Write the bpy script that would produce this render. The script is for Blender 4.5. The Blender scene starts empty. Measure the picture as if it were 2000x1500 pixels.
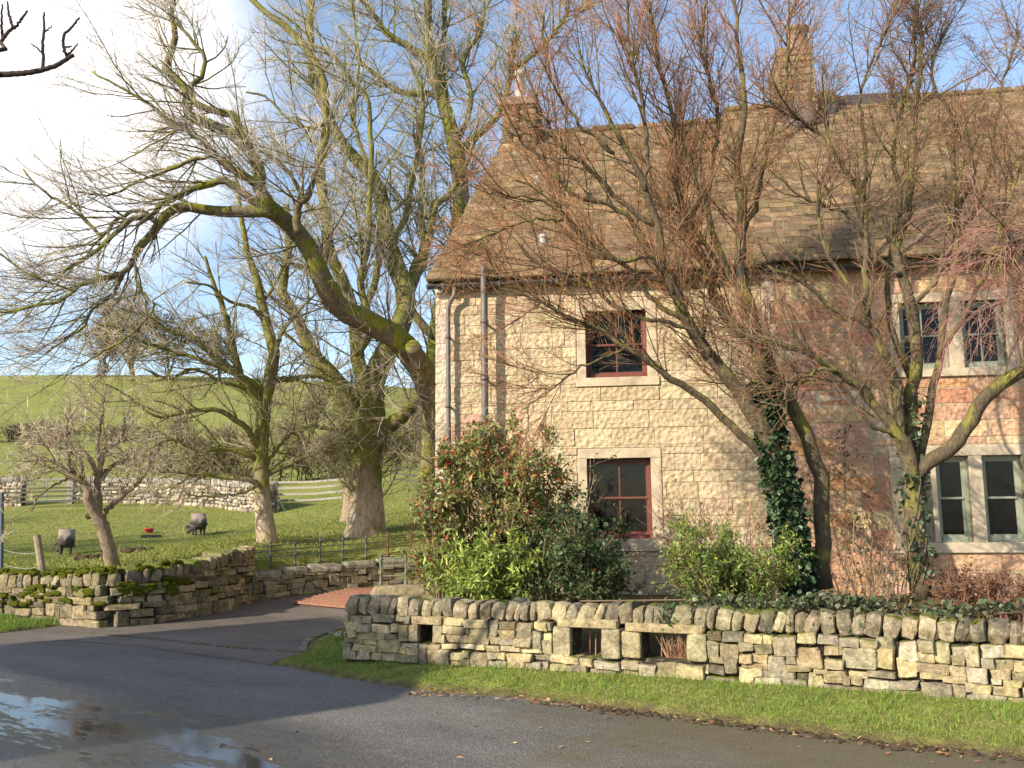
import bpy, math, random
import numpy as np
from mathutils import Vector, Matrix
random.seed(11)
R = np.random.default_rng(11)
scene = bpy.context.scene
COL = scene.collection
pi = math.pi
rad_ = math.radians

# ------------------------------------------------------------------ camera
F = 1800.0                     # focal length in pixels of the 2000 px wide photograph
CAM = np.array([0.0, 0.0, 1.65])
PITCH, ROLL = math.atan(250 / F), 0.010
fw = np.array([0, math.cos(PITCH), math.sin(PITCH)])
r0_ = np.array([1.0, 0, 0]); u0_ = np.array([0, -math.sin(PITCH), math.cos(PITCH)])
rt = math.cos(ROLL) * r0_ - math.sin(ROLL) * u0_
up = math.cos(ROLL) * u0_ + math.sin(ROLL) * r0_
cd = bpy.data.cameras.new('camera'); cam = bpy.data.objects.new('camera', cd); COL.objects.link(cam)
cd.sensor_width = 36; cd.lens = F / 2000 * 36; cd.clip_end = 2000; cd.clip_start = 0.05
cam.matrix_world = Matrix(((rt[0], up[0], -fw[0], CAM[0]), (rt[1], up[1], -fw[1], CAM[1]), (rt[2], up[2], -fw[2], CAM[2]), (0, 0, 0, 1)))
scene.camera = cam

def ray(px, py):
    return fw + (px - 1000) / F * rt + (750 - py) / F * up
def P(px, py, Y):
    d = ray(px, py); return CAM + d * (Y / d[1])
def G(px, py, z=0.0):
    d = ray(px, py); return CAM + d * ((z - CAM[2]) / d[2])

# ------------------------------------------------------------------ mesh helpers
def make_mesh(name, chunks, mat, smooth=False):
    me = bpy.data.meshes.new(name)
    V, C, loops, tot = [], [], [], []
    off = 0; hascol = any(len(c) > 2 and c[2] is not None for c in chunks)
    for c in chunks:
        v = np.asarray(c[0], float).reshape(-1, 3); V.append(v)
        for f in c[1]:
            f = np.asarray(f, np.int64)
            if f.size == 0: continue
            loops.append((f + off).ravel()); tot.append(np.full(len(f), f.shape[1]))
        if hascol:
            if len(c) > 2 and c[2] is not None:
                cc = np.asarray(c[2], float)
                if cc.ndim == 1: cc = np.tile(cc, (len(v), 1))
                C.append(cc[:, :3])
            else: C.append(np.full((len(v), 3), .3))
        off += len(v)
    V = np.concatenate(V); loops = np.concatenate(loops); tot = np.concatenate(tot)
    me.vertices.add(len(V)); me.vertices.foreach_set('co', V.astype(np.float32).ravel())
    me.loops.add(len(loops)); me.loops.foreach_set('vertex_index', loops.astype(np.int32))
    me.polygons.add(len(tot))
    st = np.concatenate([[0], np.cumsum(tot)[:-1]])
    me.polygons.foreach_set('loop_start', st.astype(np.int32)); me.polygons.foreach_set('loop_total', tot.astype(np.int32))
    me.polygons.foreach_set('use_smooth', np.full(len(tot), bool(smooth)))
    if hascol:
        C = np.concatenate(C); a = me.color_attributes.new('Col', 'FLOAT_COLOR', 'POINT')
        a.data.foreach_set('color', np.concatenate([C, np.ones((len(C), 1))], 1).astype(np.float32).ravel())
    me.update(calc_edges=True); me.validate()
    me.materials.append(mat)
    return me

def tag(o, label=None, cat=None, group=None, kind=None):
    if label: o['label'] = label
    if cat: o['category'] = cat
    if group: o['group'] = group
    if kind: o['kind'] = kind
    return o
def thing(name, label, cat, loc=(0, 0, 0), rotz=0, group=None):
    o = bpy.data.objects.new(name, None); COL.objects.link(o); o.empty_display_size = .1
    o.location = loc; o.rotation_euler = (0, 0, rotz)
    return tag(o, label, cat, group)
def obj(name, chunks, mat, parent=None, smooth=False, local=False, bevel=0, label=None):
    """chunks are in world space; under a parent Empty they are moved to its space unless local."""
    if parent is not None and not local:
        m = base_of(parent)
        chunks = [((np.asarray(c[0], float).reshape(-1, 3) - m),) + tuple(c[1:]) for c in chunks]
    me = make_mesh(name, chunks, mat, smooth)
    o = bpy.data.objects.new(name, me); COL.objects.link(o)
    if parent is not None: o.parent = parent
    if bevel:
        b = o.modifiers.new('bevel', 'BEVEL'); b.width = bevel; b.segments = 2; b.limit_method = 'ANGLE'
    if label: o['label'] = label
    return o
def base_of(p):
    m = np.zeros(3)
    while p is not None:
        m = m + np.array(p.location); p = p.parent
    return m
def dup(root, loc=None, label=None, rotz=None, scale=None):
    r = root.copy(); COL.objects.link(r)
    if loc is not None: r.location = loc
    if rotz is not None: r.rotation_euler = (0, 0, rotz)
    if scale is not None: r.scale = (scale,) * 3
    if label: r['label'] = label
    for ch in list(root.children):
        c = ch.copy(); COL.objects.link(c); c.parent = r
        for g in list(ch.children):
            d = g.copy(); COL.objects.link(d); d.parent = c
    return r

BF = np.array([[0, 3, 2, 1], [4, 5, 6, 7], [0, 1, 5, 4], [1, 2, 6, 5], [2, 3, 7, 6], [3, 0, 4, 7]])
def box(x0, x1, y0, y1, z0, z1, col=None):
    v = np.array([[x0, y0, z0], [x1, y0, z0], [x1, y1, z0], [x0, y1, z0], [x0, y0, z1], [x1, y0, z1], [x1, y1, z1], [x0, y1, z1]])
    return (v, [BF], col)
def norm(a):
    a = np.asarray(a, float); return a / np.maximum(np.linalg.norm(a, axis=-1, keepdims=True), 1e-9)
def beam(p, q, w, h, col=None, upv=(0, 0, 1)):
    p = np.asarray(p, float); q = np.asarray(q, float); t = norm(q - p)
    s = norm(np.cross(t, upv)); n = np.cross(s, t)
    v = [p + s * a * w / 2 + n * b * h / 2 for (a, b) in ((-1, -1), (1, -1), (1, 1), (-1, 1))]
    v += [x + (q - p) for x in v]
    return (np.array(v), [BF], col)
def tubes(pts, rad, S=5, col=None, cap=True):
    pts = np.asarray(pts, float); rad = np.asarray(rad, float)
    if pts.ndim == 2: pts = pts[None]; rad = rad[None]
    N, K, _ = pts.shape
    T = norm(np.gradient(pts, axis=1))
    ref = np.where(np.abs(T[:, 0, 2:3]) < .9, np.array([[0, 0, 1.0]]), np.array([[1.0, 0, 0]]))
    u = norm(np.cross(T[:, 0], ref)); U = [u]
    for k in range(1, K):
        u = norm(u - T[:, k] * np.sum(u * T[:, k], -1, keepdims=True)); U.append(u)
    U = np.stack(U, 1); W = np.cross(T, U)
    a = np.arange(S) * 2 * pi / S
    ring = U[:, :, None, :] * np.cos(a)[None, None, :, None] + W[:, :, None, :] * np.sin(a)[None, None, :, None]
    V = pts[:, :, None, :] + ring * rad[:, :, None, None]
    idx = np.arange(N * K * S).reshape(N, K, S)
    n2 = np.roll(idx, -1, 2)
    Fq = np.stack([idx[:, :-1], n2[:, :-1], n2[:, 1:], idx[:, 1:]], -1).reshape(-1, 4)
    fs = [Fq]
    if cap and S == 4: fs.append(idx[:, -1, :].reshape(-1, 4))
    elif cap and S > 4: fs += [idx[:, -1, :].reshape(-1, S), idx[:, 0, ::-1].reshape(-1, S)]
    c = None
    if col is not None:
        c = np.asarray(col, float)
        if c.ndim == 2 and len(c) == N: c = np.repeat(c, K * S, 0)
    return (V.reshape(-1, 3), fs, c)
def lathe(profile, c, S=12, col=None):
    p = np.array(profile, float); a = np.arange(S) * 2 * pi / S; K = len(p)
    V = np.stack([p[:, None, 0] * np.cos(a), p[:, None, 0] * np.sin(a), np.repeat(p[:, None, 1], S, 1)], -1) + np.asarray(c, float)
    idx = np.arange(K * S).reshape(K, S); n2 = np.roll(idx, -1, 1)
    return (V.reshape(-1, 3), [np.stack([idx[:-1], n2[:-1], n2[1:], idx[1:]], -1).reshape(-1, 4), idx[-1:, :], idx[:1, ::-1]], col)

# rounded stones, many at once
def cube_template(n):
    vs, fs, key = [], [], {}
    g = np.linspace(-1, 1, n + 1) if n < 4 else np.array([-1, -.84, 0, .84, 1])
    def vid(p):
        k = tuple(np.round(p, 5))
        if k not in key: key[k] = len(vs); vs.append(k)
        return key[k]
    for ax in range(3):
        for s in (-1, 1):
            for i in range(n):
                for j in range(n):
                    q = []
                    for (a, b) in ((0, 0), (1, 0), (1, 1), (0, 1)):
                        p = [0, 0, 0]; p[ax] = s; p[(ax + 1) % 3] = g[i + a]; p[(ax + 2) % 3] = g[j + b]; q.append(vid(p))
                    fs.append(q if s > 0 else q[::-1])
    return np.array(vs), np.array(fs)
TPL = {n: cube_template(n) for n in (2, 3, 4)}
def stones(cen, half, axes, cols, n=3, expo=7, jit=.06, skew=.1, trap=0):
    """cen (N,3), half (N,3), axes (N,3,3) rows are the stone's own x,y,z directions."""
    T, Fc = TPL[n]
    cen = np.asarray(cen, float); half = np.asarray(half, float); axes = np.asarray(axes, float); N = len(cen)
    q = T / ((np.abs(T) ** expo).sum(1, keepdims=True) ** (1 / expo))
    q = np.tile(q[None], (N, 1, 1))
    sk = R.normal(0, skew, (N, 3, 3)); 
    q = q + np.einsum('nij,nkj->nki', sk * (1 - np.eye(3)) * .5, q) + R.normal(0, jit, q.shape) * np.minimum(1, half.min(1, keepdims=True) / half)[:, None, :]
    if trap:
        a, b = R.normal(0, trap, (2, N, 1)); x, z = q[:, :, 0].copy(), q[:, :, 2].copy()
        q[:, :, 0] = x * (1 + a * z * np.minimum(1, half[:, 2:3] / half[:, 0:1]) * 1.6); q[:, :, 2] = z * (1 + b * x)
    V = np.einsum('nki,nij->nkj', q * half[:, None, :], axes) + cen[:, None, :]
    K = len(T)
    Fa = (Fc[None] + (np.arange(N) * K)[:, None, None]).reshape(-1, 4)
    return (V.reshape(-1, 3), [Fa], np.repeat(np.asarray(cols, float), K, 0))
def pick(pal, n, sd=.06, bright=.12):
    sd = sd * .4
    pal = np.array(pal, float); c = pal[R.integers(0, len(pal), n)]
    return np.clip(c * (1 + R.normal(0, bright, (n, 1))) * (1 + R.normal(0, sd, (n, 3))), .01, .95)

# ------------------------------------------------------------------ materials
class NT:
    def __init__(s, name, rough=.8, spec=.3):
        s.m = bpy.data.materials.new(name); s.m.use_nodes = True; s.t = s.m.node_tree; s.n = s.t.nodes; s.l = s.t.links
        s.b = s.n['Principled BSDF']; s.set('Roughness', rough); s.set('Specular IOR Level', spec)
        s._c = None
    def set(s, k, v): s.b.inputs[k].default_value = v
    def co(s):
        if s._c is None: s._c = s.n.new('ShaderNodeTexCoord').outputs['Object']
        return s._c
    def noise(s, scale, detail=4, rough=.6, vec=None, dist=0):
        n = s.n.new('ShaderNodeTexNoise'); n.inputs['Scale'].default_value = scale; n.inputs['Detail'].default_value = detail
        n.inputs['Roughness'].default_value = rough; n.inputs['Distortion'].default_value = dist
        s.l.new(vec or s.co(), n.inputs['Vector']); return n.outputs['Fac']
    def voro(s, scale, vec=None, feat='F1'):
        n = s.n.new('ShaderNodeTexVoronoi'); n.feature = feat; n.inputs['Scale'].default_value = scale
        s.l.new(vec or s.co(), n.inputs['Vector']); return n.outputs['Distance']
    def stretch(s, sx, sy, sz, rotz=0):
        n = s.n.new('ShaderNodeMapping'); n.vector_type = 'TEXTURE'; n.inputs['Scale'].default_value = (1 / sx, 1 / sy, 1 / sz); n.inputs['Rotation'].default_value = (0, 0, rotz)
        s.l.new(s.co(), n.inputs['Vector']); return n.outputs['Vector']
    def ramp(s, fac, stops):
        n = s.n.new('ShaderNodeValToRGB'); e = n.color_ramp.elements
        while len(e) < len(stops): e.new(.5)
        for i, (p, c) in enumerate(stops):
            e[i].position = p; e[i].color = (c, c, c, 1) if np.isscalar(c) else (*c, 1)
        s.l.new(fac, n.inputs['Fac']); return n.outputs['Color']
    def mix(s, fac, a, b, mode='MIX'):
        n = s.n.new('ShaderNodeMix'); n.data_type = 'RGBA'; n.blend_type = mode
        for k, v in ((0, fac), (6, a), (7, b)):
            if isinstance(v, (int, float)): n.inputs[k].default_value = v if k == 0 else (v, v, v, 1)
            elif isinstance(v, tuple): n.inputs[k].default_value = (*v, 1)
            else: s.l.new(v, n.inputs[k])
        return n.outputs[2]
    def math(s, op, a, b=0.0):
        n = s.n.new('ShaderNodeMath'); n.operation = op
        for k, v in ((0, a), (1, b)):
            if isinstance(v, (int, float)): n.inputs[k].default_value = v
            else: s.l.new(v, n.inputs[k])
        return n.outputs[0]
    def attr(s, name='Col'):
        n = s.n.new('ShaderNodeAttribute'); n.attribute_name = name; return n.outputs['Color']
    def nz(s):
        g = s.n.new('ShaderNodeNewGeometry'); x = s.n.new('ShaderNodeSeparateXYZ'); s.l.new(g.outputs['Normal'], x.inputs[0]); return x.outputs
    def pos(s):
        g = s.n.new('ShaderNodeNewGeometry'); x = s.n.new('ShaderNodeSeparateXYZ'); s.l.new(g.outputs['Position'], x.inputs[0]); return x.outputs
    def color(s, c):
        if isinstance(c, tuple): s.set('Base Color', (*c, 1))
        else: s.l.new(c, s.b.inputs['Base Color'])
        return s
    def bump(s, h, strength=.5, dist=.02):
        n = s.n.new('ShaderNodeBump'); n.inputs['Strength'].default_value = strength; n.inputs['Distance'].default_value = dist
        s.l.new(h, n.inputs['Height']); s.l.new(n.outputs[0], s.b.inputs['Normal']); return s
    def roughf(s, f): s.l.new(f, s.b.inputs['Roughness']); return s

def m_stone(name, lichen=.5, moss=0.0, bumpd=.02, sc=1.0):
    t = NT(name, .9, .2); c = t.attr()
    n1 = t.noise(9 * sc, 6, .7)
    c = t.mix(1, c, t.ramp(n1, [(.28, .38), (.72, 1.55)]), 'MULTIPLY')
    c = t.mix(1, c, t.ramp(t.noise(34 * sc, 5, .75), [(.32, .62), (.68, 1.28)]), 'MULTIPLY')
    n2 = t.noise(23 * sc, 5, .7)
    if lichen:
        c = t.mix(t.math('MULTIPLY', t.ramp(n2, [(.56, 0.0), (.66, 1.0)]), lichen), c, (.62, .58, .47))
        n3 = t.noise(6 * sc, 5, .75); c = t.mix(t.math('MULTIPLY', t.ramp(n3, [(.57, 0.0), (.66, 1.0)]), lichen * .8), c, (.50, .36, .10))
        n5 = t.noise(14 * sc, 5, .75, dist=.4); c = t.mix(t.math('MULTIPLY', t.ramp(n5, [(.58, 0.0), (.70, 1.0)]), .6), c, (.12, .11, .085))
    if moss:
        n4 = t.noise(2.2, 5, .7); z = t.nz()[2]
        f = t.math('ADD', t.math('MULTIPLY', z, .22), n4)
        c = t.mix(t.ramp(f, [(.78 - moss * .3, 0.0), (.84 - moss * .3, 1.0)]), c, (.13, .15, .018))
    t.color(c)
    h = t.mix(.5, n1, t.noise(30 * sc, 6, .8)); t.bump(h, 1.0, bumpd * 1.6); return t.m
M = {}
M['garden_stone'] = m_stone('garden_stone', .34, .16, .03)
M['mossy_stone'] = m_stone('mossy_stone', .35, .62, .03)
M['railing_stone'] = m_stone('railing_stone', .3, .35, .03)
M['far_stone'] = m_stone('far_stone', .4, .1, .05, .6)
def m_blocks(name):
    t = NT(name, .92, .15); c = t.attr()
    n1 = t.noise(16, 6, .75); n2 = t.noise(3, 4, .7)
    c = t.mix(1, c, t.ramp(n1, [(.3, .72), (.7, 1.2)]), 'MULTIPLY')
    c = t.mix(t.math('MULTIPLY', t.ramp(n2, [(.46, 0.0), (.72, 1.0)]), .45), c, (.30, .23, .15))
    t.color(c)
    h = t.mix(.45, t.noise(12, 5, .7, vec=t.stretch(1, 1, 1.6)), t.voro(13)); t.bump(h, 1.0, .06); return t.m
M['house_block'] = m_blocks('house_block')
def m_plain(name, c, rough=.7, spec=.3, var=.25, sc=8, bump=0, metal=0):
    t = NT(name, rough, spec); n = t.noise(sc, 5, .65)
    a = tuple(x * (1 - var) for x in c); b = tuple(min(1, x * (1 + var)) for x in c)
    t.color(t.ramp(n, [(.3, a), (.7, b)])); t.set('Metallic', metal)
    if bump: t.bump(n, .6, bump)
    return t.m
M['mortar'] = m_plain('mortar', (.40, .33, .23), .95, .1, .2, 20, .01)
M['dressed'] = m_plain('dressed_stone', (.43, .35, .24), .9, .2, .3, 5, .008)
M['dressed_pale'] = m_plain('dressed_pale_stone', (.46, .38, .27), .9, .2, .3, 5, .008)
M['red_paint'] = m_plain('red_paint', (.14, .042, .028), .5, .4, .2, 14)
M['green_paint'] = m_plain('green_paint', (.25, .27, .20), .5, .4, .12, 14)
M['dark_plastic'] = m_plain('dark_plastic', (.04, .038, .036), .4, .5, .2, 6)
M['grey_plastic'] = m_plain('grey_plastic', (.115, .10, .09), .4, .5, .15, 6)
M['iron'] = m_plain('iron', (.06, .068, .064), .6, .5, .35, 25, .003)
M['rust_iron'] = m_plain('rust_iron', (.25, .12, .075), .8, .3, .4, 25, .003)
M['rust_paint'] = m_plain('rusty_iron_paint', (.14, .05, .04), .7, .3, .4, 25, .003)
M['green_iron'] = m_plain('green_iron', (.13, .15, .10), .7, .4, .35, 25, .003)
M['lead'] = m_plain('lead', (.42, .42, .40), .6, .4, .25, 5)
M['white_metal'] = m_plain('white_metal', (.40, .40, .37), .5, .4, .1, 5)
M['dish'] = m_plain('dish_paint', (.11, .09, .075), .6, .3, .2, 9)
M['pot'] = m_plain('chimney_pot_clay', (.20, .14, .10), .8, .2, .35, 12, .01)
M['pot_grey'] = m_plain('chimney_pot_grey', (.36, .31, .26), .7, .2, .3, 12, .01)
M['slate_dark'] = m_plain('ridge_lead', (.05, .05, .055), .6, .4, .3, 6)
M['timber'] = m_plain('weathered_timber', (.24, .19, .13), .85, .2, .35, 9, .006)
M['timber_pale'] = m_plain('pale_timber', (.36, .325, .26), .85, .2, .25, 9, .006)
M['timber_dark'] = m_plain('dark_timber', (.085, .08, .055), .85, .2, .4, 9, .006)
M['galv'] = m_plain('galvanised_steel', (.30, .33, .36), .5, .5, .2, 9, 0, .3)
M['pole_blue'] = m_plain('blue_grey_paint', (.07, .09, .12), .5, .4, .2, 9)
M['red_plastic'] = m_plain('red_plastic', (.55, .03, .05), .4, .4, .12, 12)
M['black'] = m_plain('black_rubber_and_shade', (.02, .02, .02), .7, .2, .2, 9)  # tray rubber; also the painted dark of the grid pit and rooms
M['soil'] = m_plain('soil', (.07, .048, .03), .95, .1, .5, 12, .04)
M['barn_roof'] = m_plain('barn_slate', (.13, .12, .11), .8, .2, .3, 3, .02)
def m_glass():
    t = NT('window_glass', .04, .6); t.color((.004, .005, .006)); t.set('Specular IOR Level', .25); n = t.noise(1.3, 3, .5); t.bump(n, .10, .03); return t.m
M['glass'] = m_glass()
def m_roof():
    t = NT('stone_slate', .92, .15); c = t.attr(); n1 = t.noise(7, 6, .7)
    c = t.mix(1, c, t.ramp(n1, [(.3, .6), (.7, 1.35)]), 'MULTIPLY')
    n2 = t.noise(1.7, 5, .7); c = t.mix(t.math('MULTIPLY', t.ramp(n2, [(.5, 0.0), (.66, 1.0)]), .35), c, (.12, .105, .03))
    n3 = t.noise(18, 4, .7); c = t.mix(t.math('MULTIPLY', t.ramp(n3, [(.6, 0.0), (.7, 1.0)]), .5), c, (.36, .31, .20))
    t.color(c); t.bump(t.noise(30, 5, .7), .7, .015); return t.m
M['slate'] = m_roof()
def m_bark(name, wood, moss, amt, sc=1.0, dark=None):
    t = NT(name, .9, .15); nz = t.nz()
    n1 = t.noise(14 * sc, 6, .7, vec=t.stretch(1, 1, .35)); n2 = t.noise(1.9 * sc, 5, .65)
    c = t.ramp(n1, [(.3, tuple(x * .5 for x in wood)), (.7, tuple(x * 1.35 for x in wood))])
    f = t.math('ADD', n2, t.math('MULTIPLY', nz[2], .10))
    if dark:
        sp = t.n.new('ShaderNodeSeparateXYZ'); t.l.new(t.co(), sp.inputs[0]); hz = t.ramp(t.math('MULTIPLY', sp.outputs[2], .2), [(.16, 0.0), (.36, 1.0)])
        c = t.mix(hz, c, t.ramp(n1, [(.3, tuple(x * .5 for x in dark)), (.7, tuple(x * 1.35 for x in dark))])); f = t.math('ADD', f, t.math('MULTIPLY', hz, .17))
    mc = t.ramp(n1, [(.3, tuple(x * .6 for x in moss)), (.7, tuple(x * 1.3 for x in moss))])
    c = t.mix(t.ramp(f, [(.62 - amt * .3, 0.0), (.74 - amt * .3, 1.0)]), c, mc)
    t.color(c); t.bump(n1, .9, .03); return t.m
M['bark_moss'] = m_bark('mossy_bark', (.15, .12, .08), (.19, .19, .03), .60)
M['bark_grey'] = m_bark('grey_mossy_bark', (.42, .33, .23), (.175, .165, .042), .24, 1.0, (.17, .14, .09))
M['bark_brown'] = m_bark('brown_bark', (.11, .085, .055), (.19, .175, .045), .42, 2)
M['bark_orchard'] = m_bark('orchard_bark', (.27, .20, .14), (.18, .16, .04), .28, 2)
M['bark_dark'] = m_bark('dark_bark', (.07, .05, .04), (.09, .09, .03), .2, 2)
def m_attr(name, rough=.8, spec=.2, trans=0):
    t = NT(name, rough, spec); t.color(t.attr())
    if trans: 
        tr = t.n.new('ShaderNodeBsdfTranslucent'); t.l.new(t.attr(), tr.inputs['Color']); mx = t.n.new('ShaderNodeMixShader'); mx.inputs[0].default_value = trans
        out = t.n['Material Output']; t.l.new(t.b.outputs[0], mx.inputs[1]); t.l.new(tr.outputs[0], mx.inputs[2]); t.l.new(mx.outputs[0], out.inputs['Surface'])
    return t.m
M['twig'] = m_attr('twig_bark', .8, .2)
M['leaf'] = m_attr('glossy_leaf', .40, .42, .25)
M['blade'] = m_attr('grass_blade', .7, .15, .3)
M['litter'] = m_attr('dead_leaf', .9, .1)
M['berry'] = m_plain('red_berry', (.5, .02, .015), .3, .5, .15, 9)
M['petal'] = m_plain('white_petal', (.8, .8, .76), .6, .2, .05, 9)
def m_ground():
    t = NT('pasture_grass', .95, .08)
    n1 = t.noise(.35, 5, .6); n2 = t.noise(3.5, 6, .7); n3 = t.noise(.06, 4, .6); n4 = t.noise(25, 4, .7)
    c = t.ramp(n1, [(.3, (.16, .185, .04)), (.55, (.22, .23, .055)), (.75, (.28, .255, .09))])
    n6 = t.noise(.5, 5, .65, vec=t.stretch(.35, 1.6, 1))
    c = t.mix(t.math('MULTIPLY', t.ramp(n6, [(.5, 0.0), (.68, 1.0)]), .55), c, (.25, .20, .085))
    c = t.mix(t.math('MULTIPLY', t.ramp(n6, [(.30, 1.0), (.44, 0.0)]), .5), c, (.105, .155, .03))
    c = t.mix(1, c, t.ramp(n2, [(.3, .62), (.7, 1.3)]), 'MULTIPLY')
    c = t.mix(t.ramp(n3, [(.42, 0.0), (.62, .6)]), c, (.25, .25, .065))
    c = t.mix(1, c, t.ramp(n4, [(.3, .7), (.7, 1.25)]), 'MULTIPLY')
    a = t.attr()
    t.color(t.mix(t.math('MULTIPLY', a, 1.0), c, t.mix(n2, (.055, .038, .022), (.16, .11, .065))))
    h = t.mix(.5, n2, t.noise(12, 5, .7)); t.bump(h, 1.0, .10); return t.m
M['ground'] = m_ground()
def m_road(name, dark, light, wet, brown):
    t = NT(name, .8, .35)
    v = t.voro(62); n = t.noise(260, 2, .6); big = t.noise(.8, 5, .65, vec=t.stretch(.5, 1.3, 1, rad_(-33)))
    mid = t.noise(6, 5, .7)
    c = t.ramp(v, [(.05, light), (.45, dark)])
    c = t.mix(1, c, t.ramp(big, [(.3, .7), (.7, 1.35)]), 'MULTIPLY')
    c = t.mix(t.math('MULTIPLY', t.ramp(mid, [(.5, 0.0), (.75, 1.0)]), .35), c, brown)
    p = t.pos()
    if wet:
        # mud and algae film towards the right kerb, water lying in the worn track on the left
        g = t.math('MULTIPLY', t.ramp(t.math('ADD', t.math('MULTIPLY', p[0], .22), t.math('MULTIPLY', t.noise(1.2, 4, .6), .9)), [(.42, 0.0), (.8, 1.0)]), .8)
        c = t.mix(g, c, t.mix(mid, (.075, .062, .022), (.15, .12, .055)))
        sv = t.stretch(.45, 2.4, 1, rad_(-35))
        w = t.math('ADD', t.math('MULTIPLY', t.noise(1.1, 5, .65, vec=sv, dist=.5), .72), t.math('MULTIPLY', t.noise(9, 4, .7, vec=t.stretch(.7, 1.5, 1, rad_(-35))), .28))
        d = t.math('ADD', t.math('MULTIPLY', p[0], .58), t.math('MULTIPLY', p[1], .81))         # distance across the worn track
        band = t.ramp(t.math('MULTIPLY', t.math('ADD', d, -2.9), .33), [(.0, .35), (.18, .85), (.42, 1.0), (.62, .9), (.92, .0)])
        edge = t.ramp(t.math('MULTIPLY', t.math('ADD', p[0], 5.0), .2), [(0, 1.0), (.66, .95), (.96, 0.0)])
        wf = t.math('MULTIPLY', t.math('MULTIPLY', band, edge), w)
        fine = t.noise(17, 5, .75, vec=t.stretch(.4, 1.5, 1, rad_(-35)))
        wf = t.math('ADD', wf, t.math('MULTIPLY', t.math('ADD', fine, -.5), .30))
        water = t.ramp(wf, [(.435, 0.0), (.468, 1.0)])
        damp = t.ramp(wf, [(.12, 0.0), (.36, 1.0)])
        c = t.mix(t.math('MULTIPLY', damp, .62), c, (.030, .032, .036))
        r = t.ramp(damp, [(0.0, .78), (1.0, .24)])
        r = t.mix(water, r, .08); t.roughf(r)
        hh = t.mix(water, t.mix(.5, v, n), 0.5); t.bump(hh, .7, .012)
        c = t.mix(water, c, (.03, .03, .032))
    else:
        t.bump(t.mix(.5, v, n), .7, .010)
    t.color(c); return t.m
M['road'] = m_road('wet_asphalt', (.105, .098, .088), (.32, .295, .26), True, (.20, .165, .12))
M['drive'] = m_road('worn_asphalt', (.11, .09, .075), (.27, .225, .185), False, (.22, .165, .11))

# ------------------------------------------------------------------ sun and sky
EL, AZ = rad_(26.5), rad_(52)      # AZ: left of the direction back to the camera
sdir = Vector((-math.sin(AZ) * math.cos(EL), -math.cos(AZ) * math.cos(EL), math.sin(EL)))
sl = bpy.data.lights.new('sun', 'SUN'); sl.energy = 4.6; sl.angle = rad_(.53); sl.color = (1, .90, .74)
so = bpy.data.objects.new('sun', sl); COL.objects.link(so); so.rotation_euler = sdir.to_track_quat('Z', 'Y').to_euler(); so.location = (-20, -10, 20)
w = bpy.data.worlds.new('World'); scene.world = w; w.use_nodes = True
wn, wl = w.node_tree.nodes, w.node_tree.links
sky = wn.new('ShaderNodeTexSky'); sky.sky_type = 'NISHITA'; sky.sun_disc = False; sky.sun_elevation = EL
sky.sun_rotation = math.atan2(sdir.x, sdir.y); sky.air_density = 1.0; sky.dust_density = .9; sky.ozone_density = 2.0
bg = wn['Background']; bg.inputs['Strength'].default_value = .15
tc = wn.new('ShaderNodeTexCoord'); mp = wn.new('ShaderNodeMapping'); mp.inputs['Scale'].default_value = (1.2, 1.2, 3.2)
wl.new(tc.outputs['Generated'], mp.inputs['Vector'])
no = wn.new('ShaderNodeTexNoise'); no.inputs['Scale'].default_value = 1.9; no.inputs['Detail'].default_value = 6; no.inputs['Roughness'].default_value = .55
wl.new(mp.outputs[0], no.inputs['Vector'])
# a bright bank of thin cloud up to the left, thin veils elsewhere
cdir = norm(ray(60, 120))
vd = wn.new('ShaderNodeVectorMath'); vd.operation = 'DOT_PRODUCT'; wl.new(tc.outputs['Generated'], vd.inputs[0]); vd.inputs[1].default_value = tuple(cdir)
mr = wn.new('ShaderNodeMapRange'); mr.inputs[1].default_value = .970; mr.inputs[2].default_value = 1.0; mr.inputs[3].default_value = 0; mr.inputs[4].default_value = .95; mr.clamp = True
wl.new(vd.outputs['Value'], mr.inputs[0])
ad = wn.new('ShaderNodeMath'); ad.operation = 'MULTIPLY_ADD'; ad.inputs[1].default_value = .34; wl.new(no.outputs['Fac'], ad.inputs[0]); wl.new(mr.outputs[0], ad.inputs[2])
rp = wn.new('ShaderNodeValToRGB'); rp.color_ramp.elements[0].position = .14; rp.color_ramp.interpolation = 'EASE'; rp.color_ramp.elements[0].color = (.06, .06, .06, 1)
rp.color_ramp.elements[1].position = .92; rp.color_ramp.elements[1].color = (1, 1, 1, 1); wl.new(ad.outputs[0], rp.inputs['Fac'])
mx = wn.new('ShaderNodeMix'); mx.data_type = 'RGBA'; wl.new(rp.outputs[0], mx.inputs[0]); wl.new(sky.outputs[0], mx.inputs[6]); mx.inputs[7].default_value = (5.4, 5.4, 5.5, 1)
wl.new(mx.outputs[2], bg.inputs['Color'])
scene.view_settings.view_transform = 'Standard'; scene.view_settings.look = 'None'; scene.view_settings.gamma = 1; scene.view_settings.exposure = .85

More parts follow.
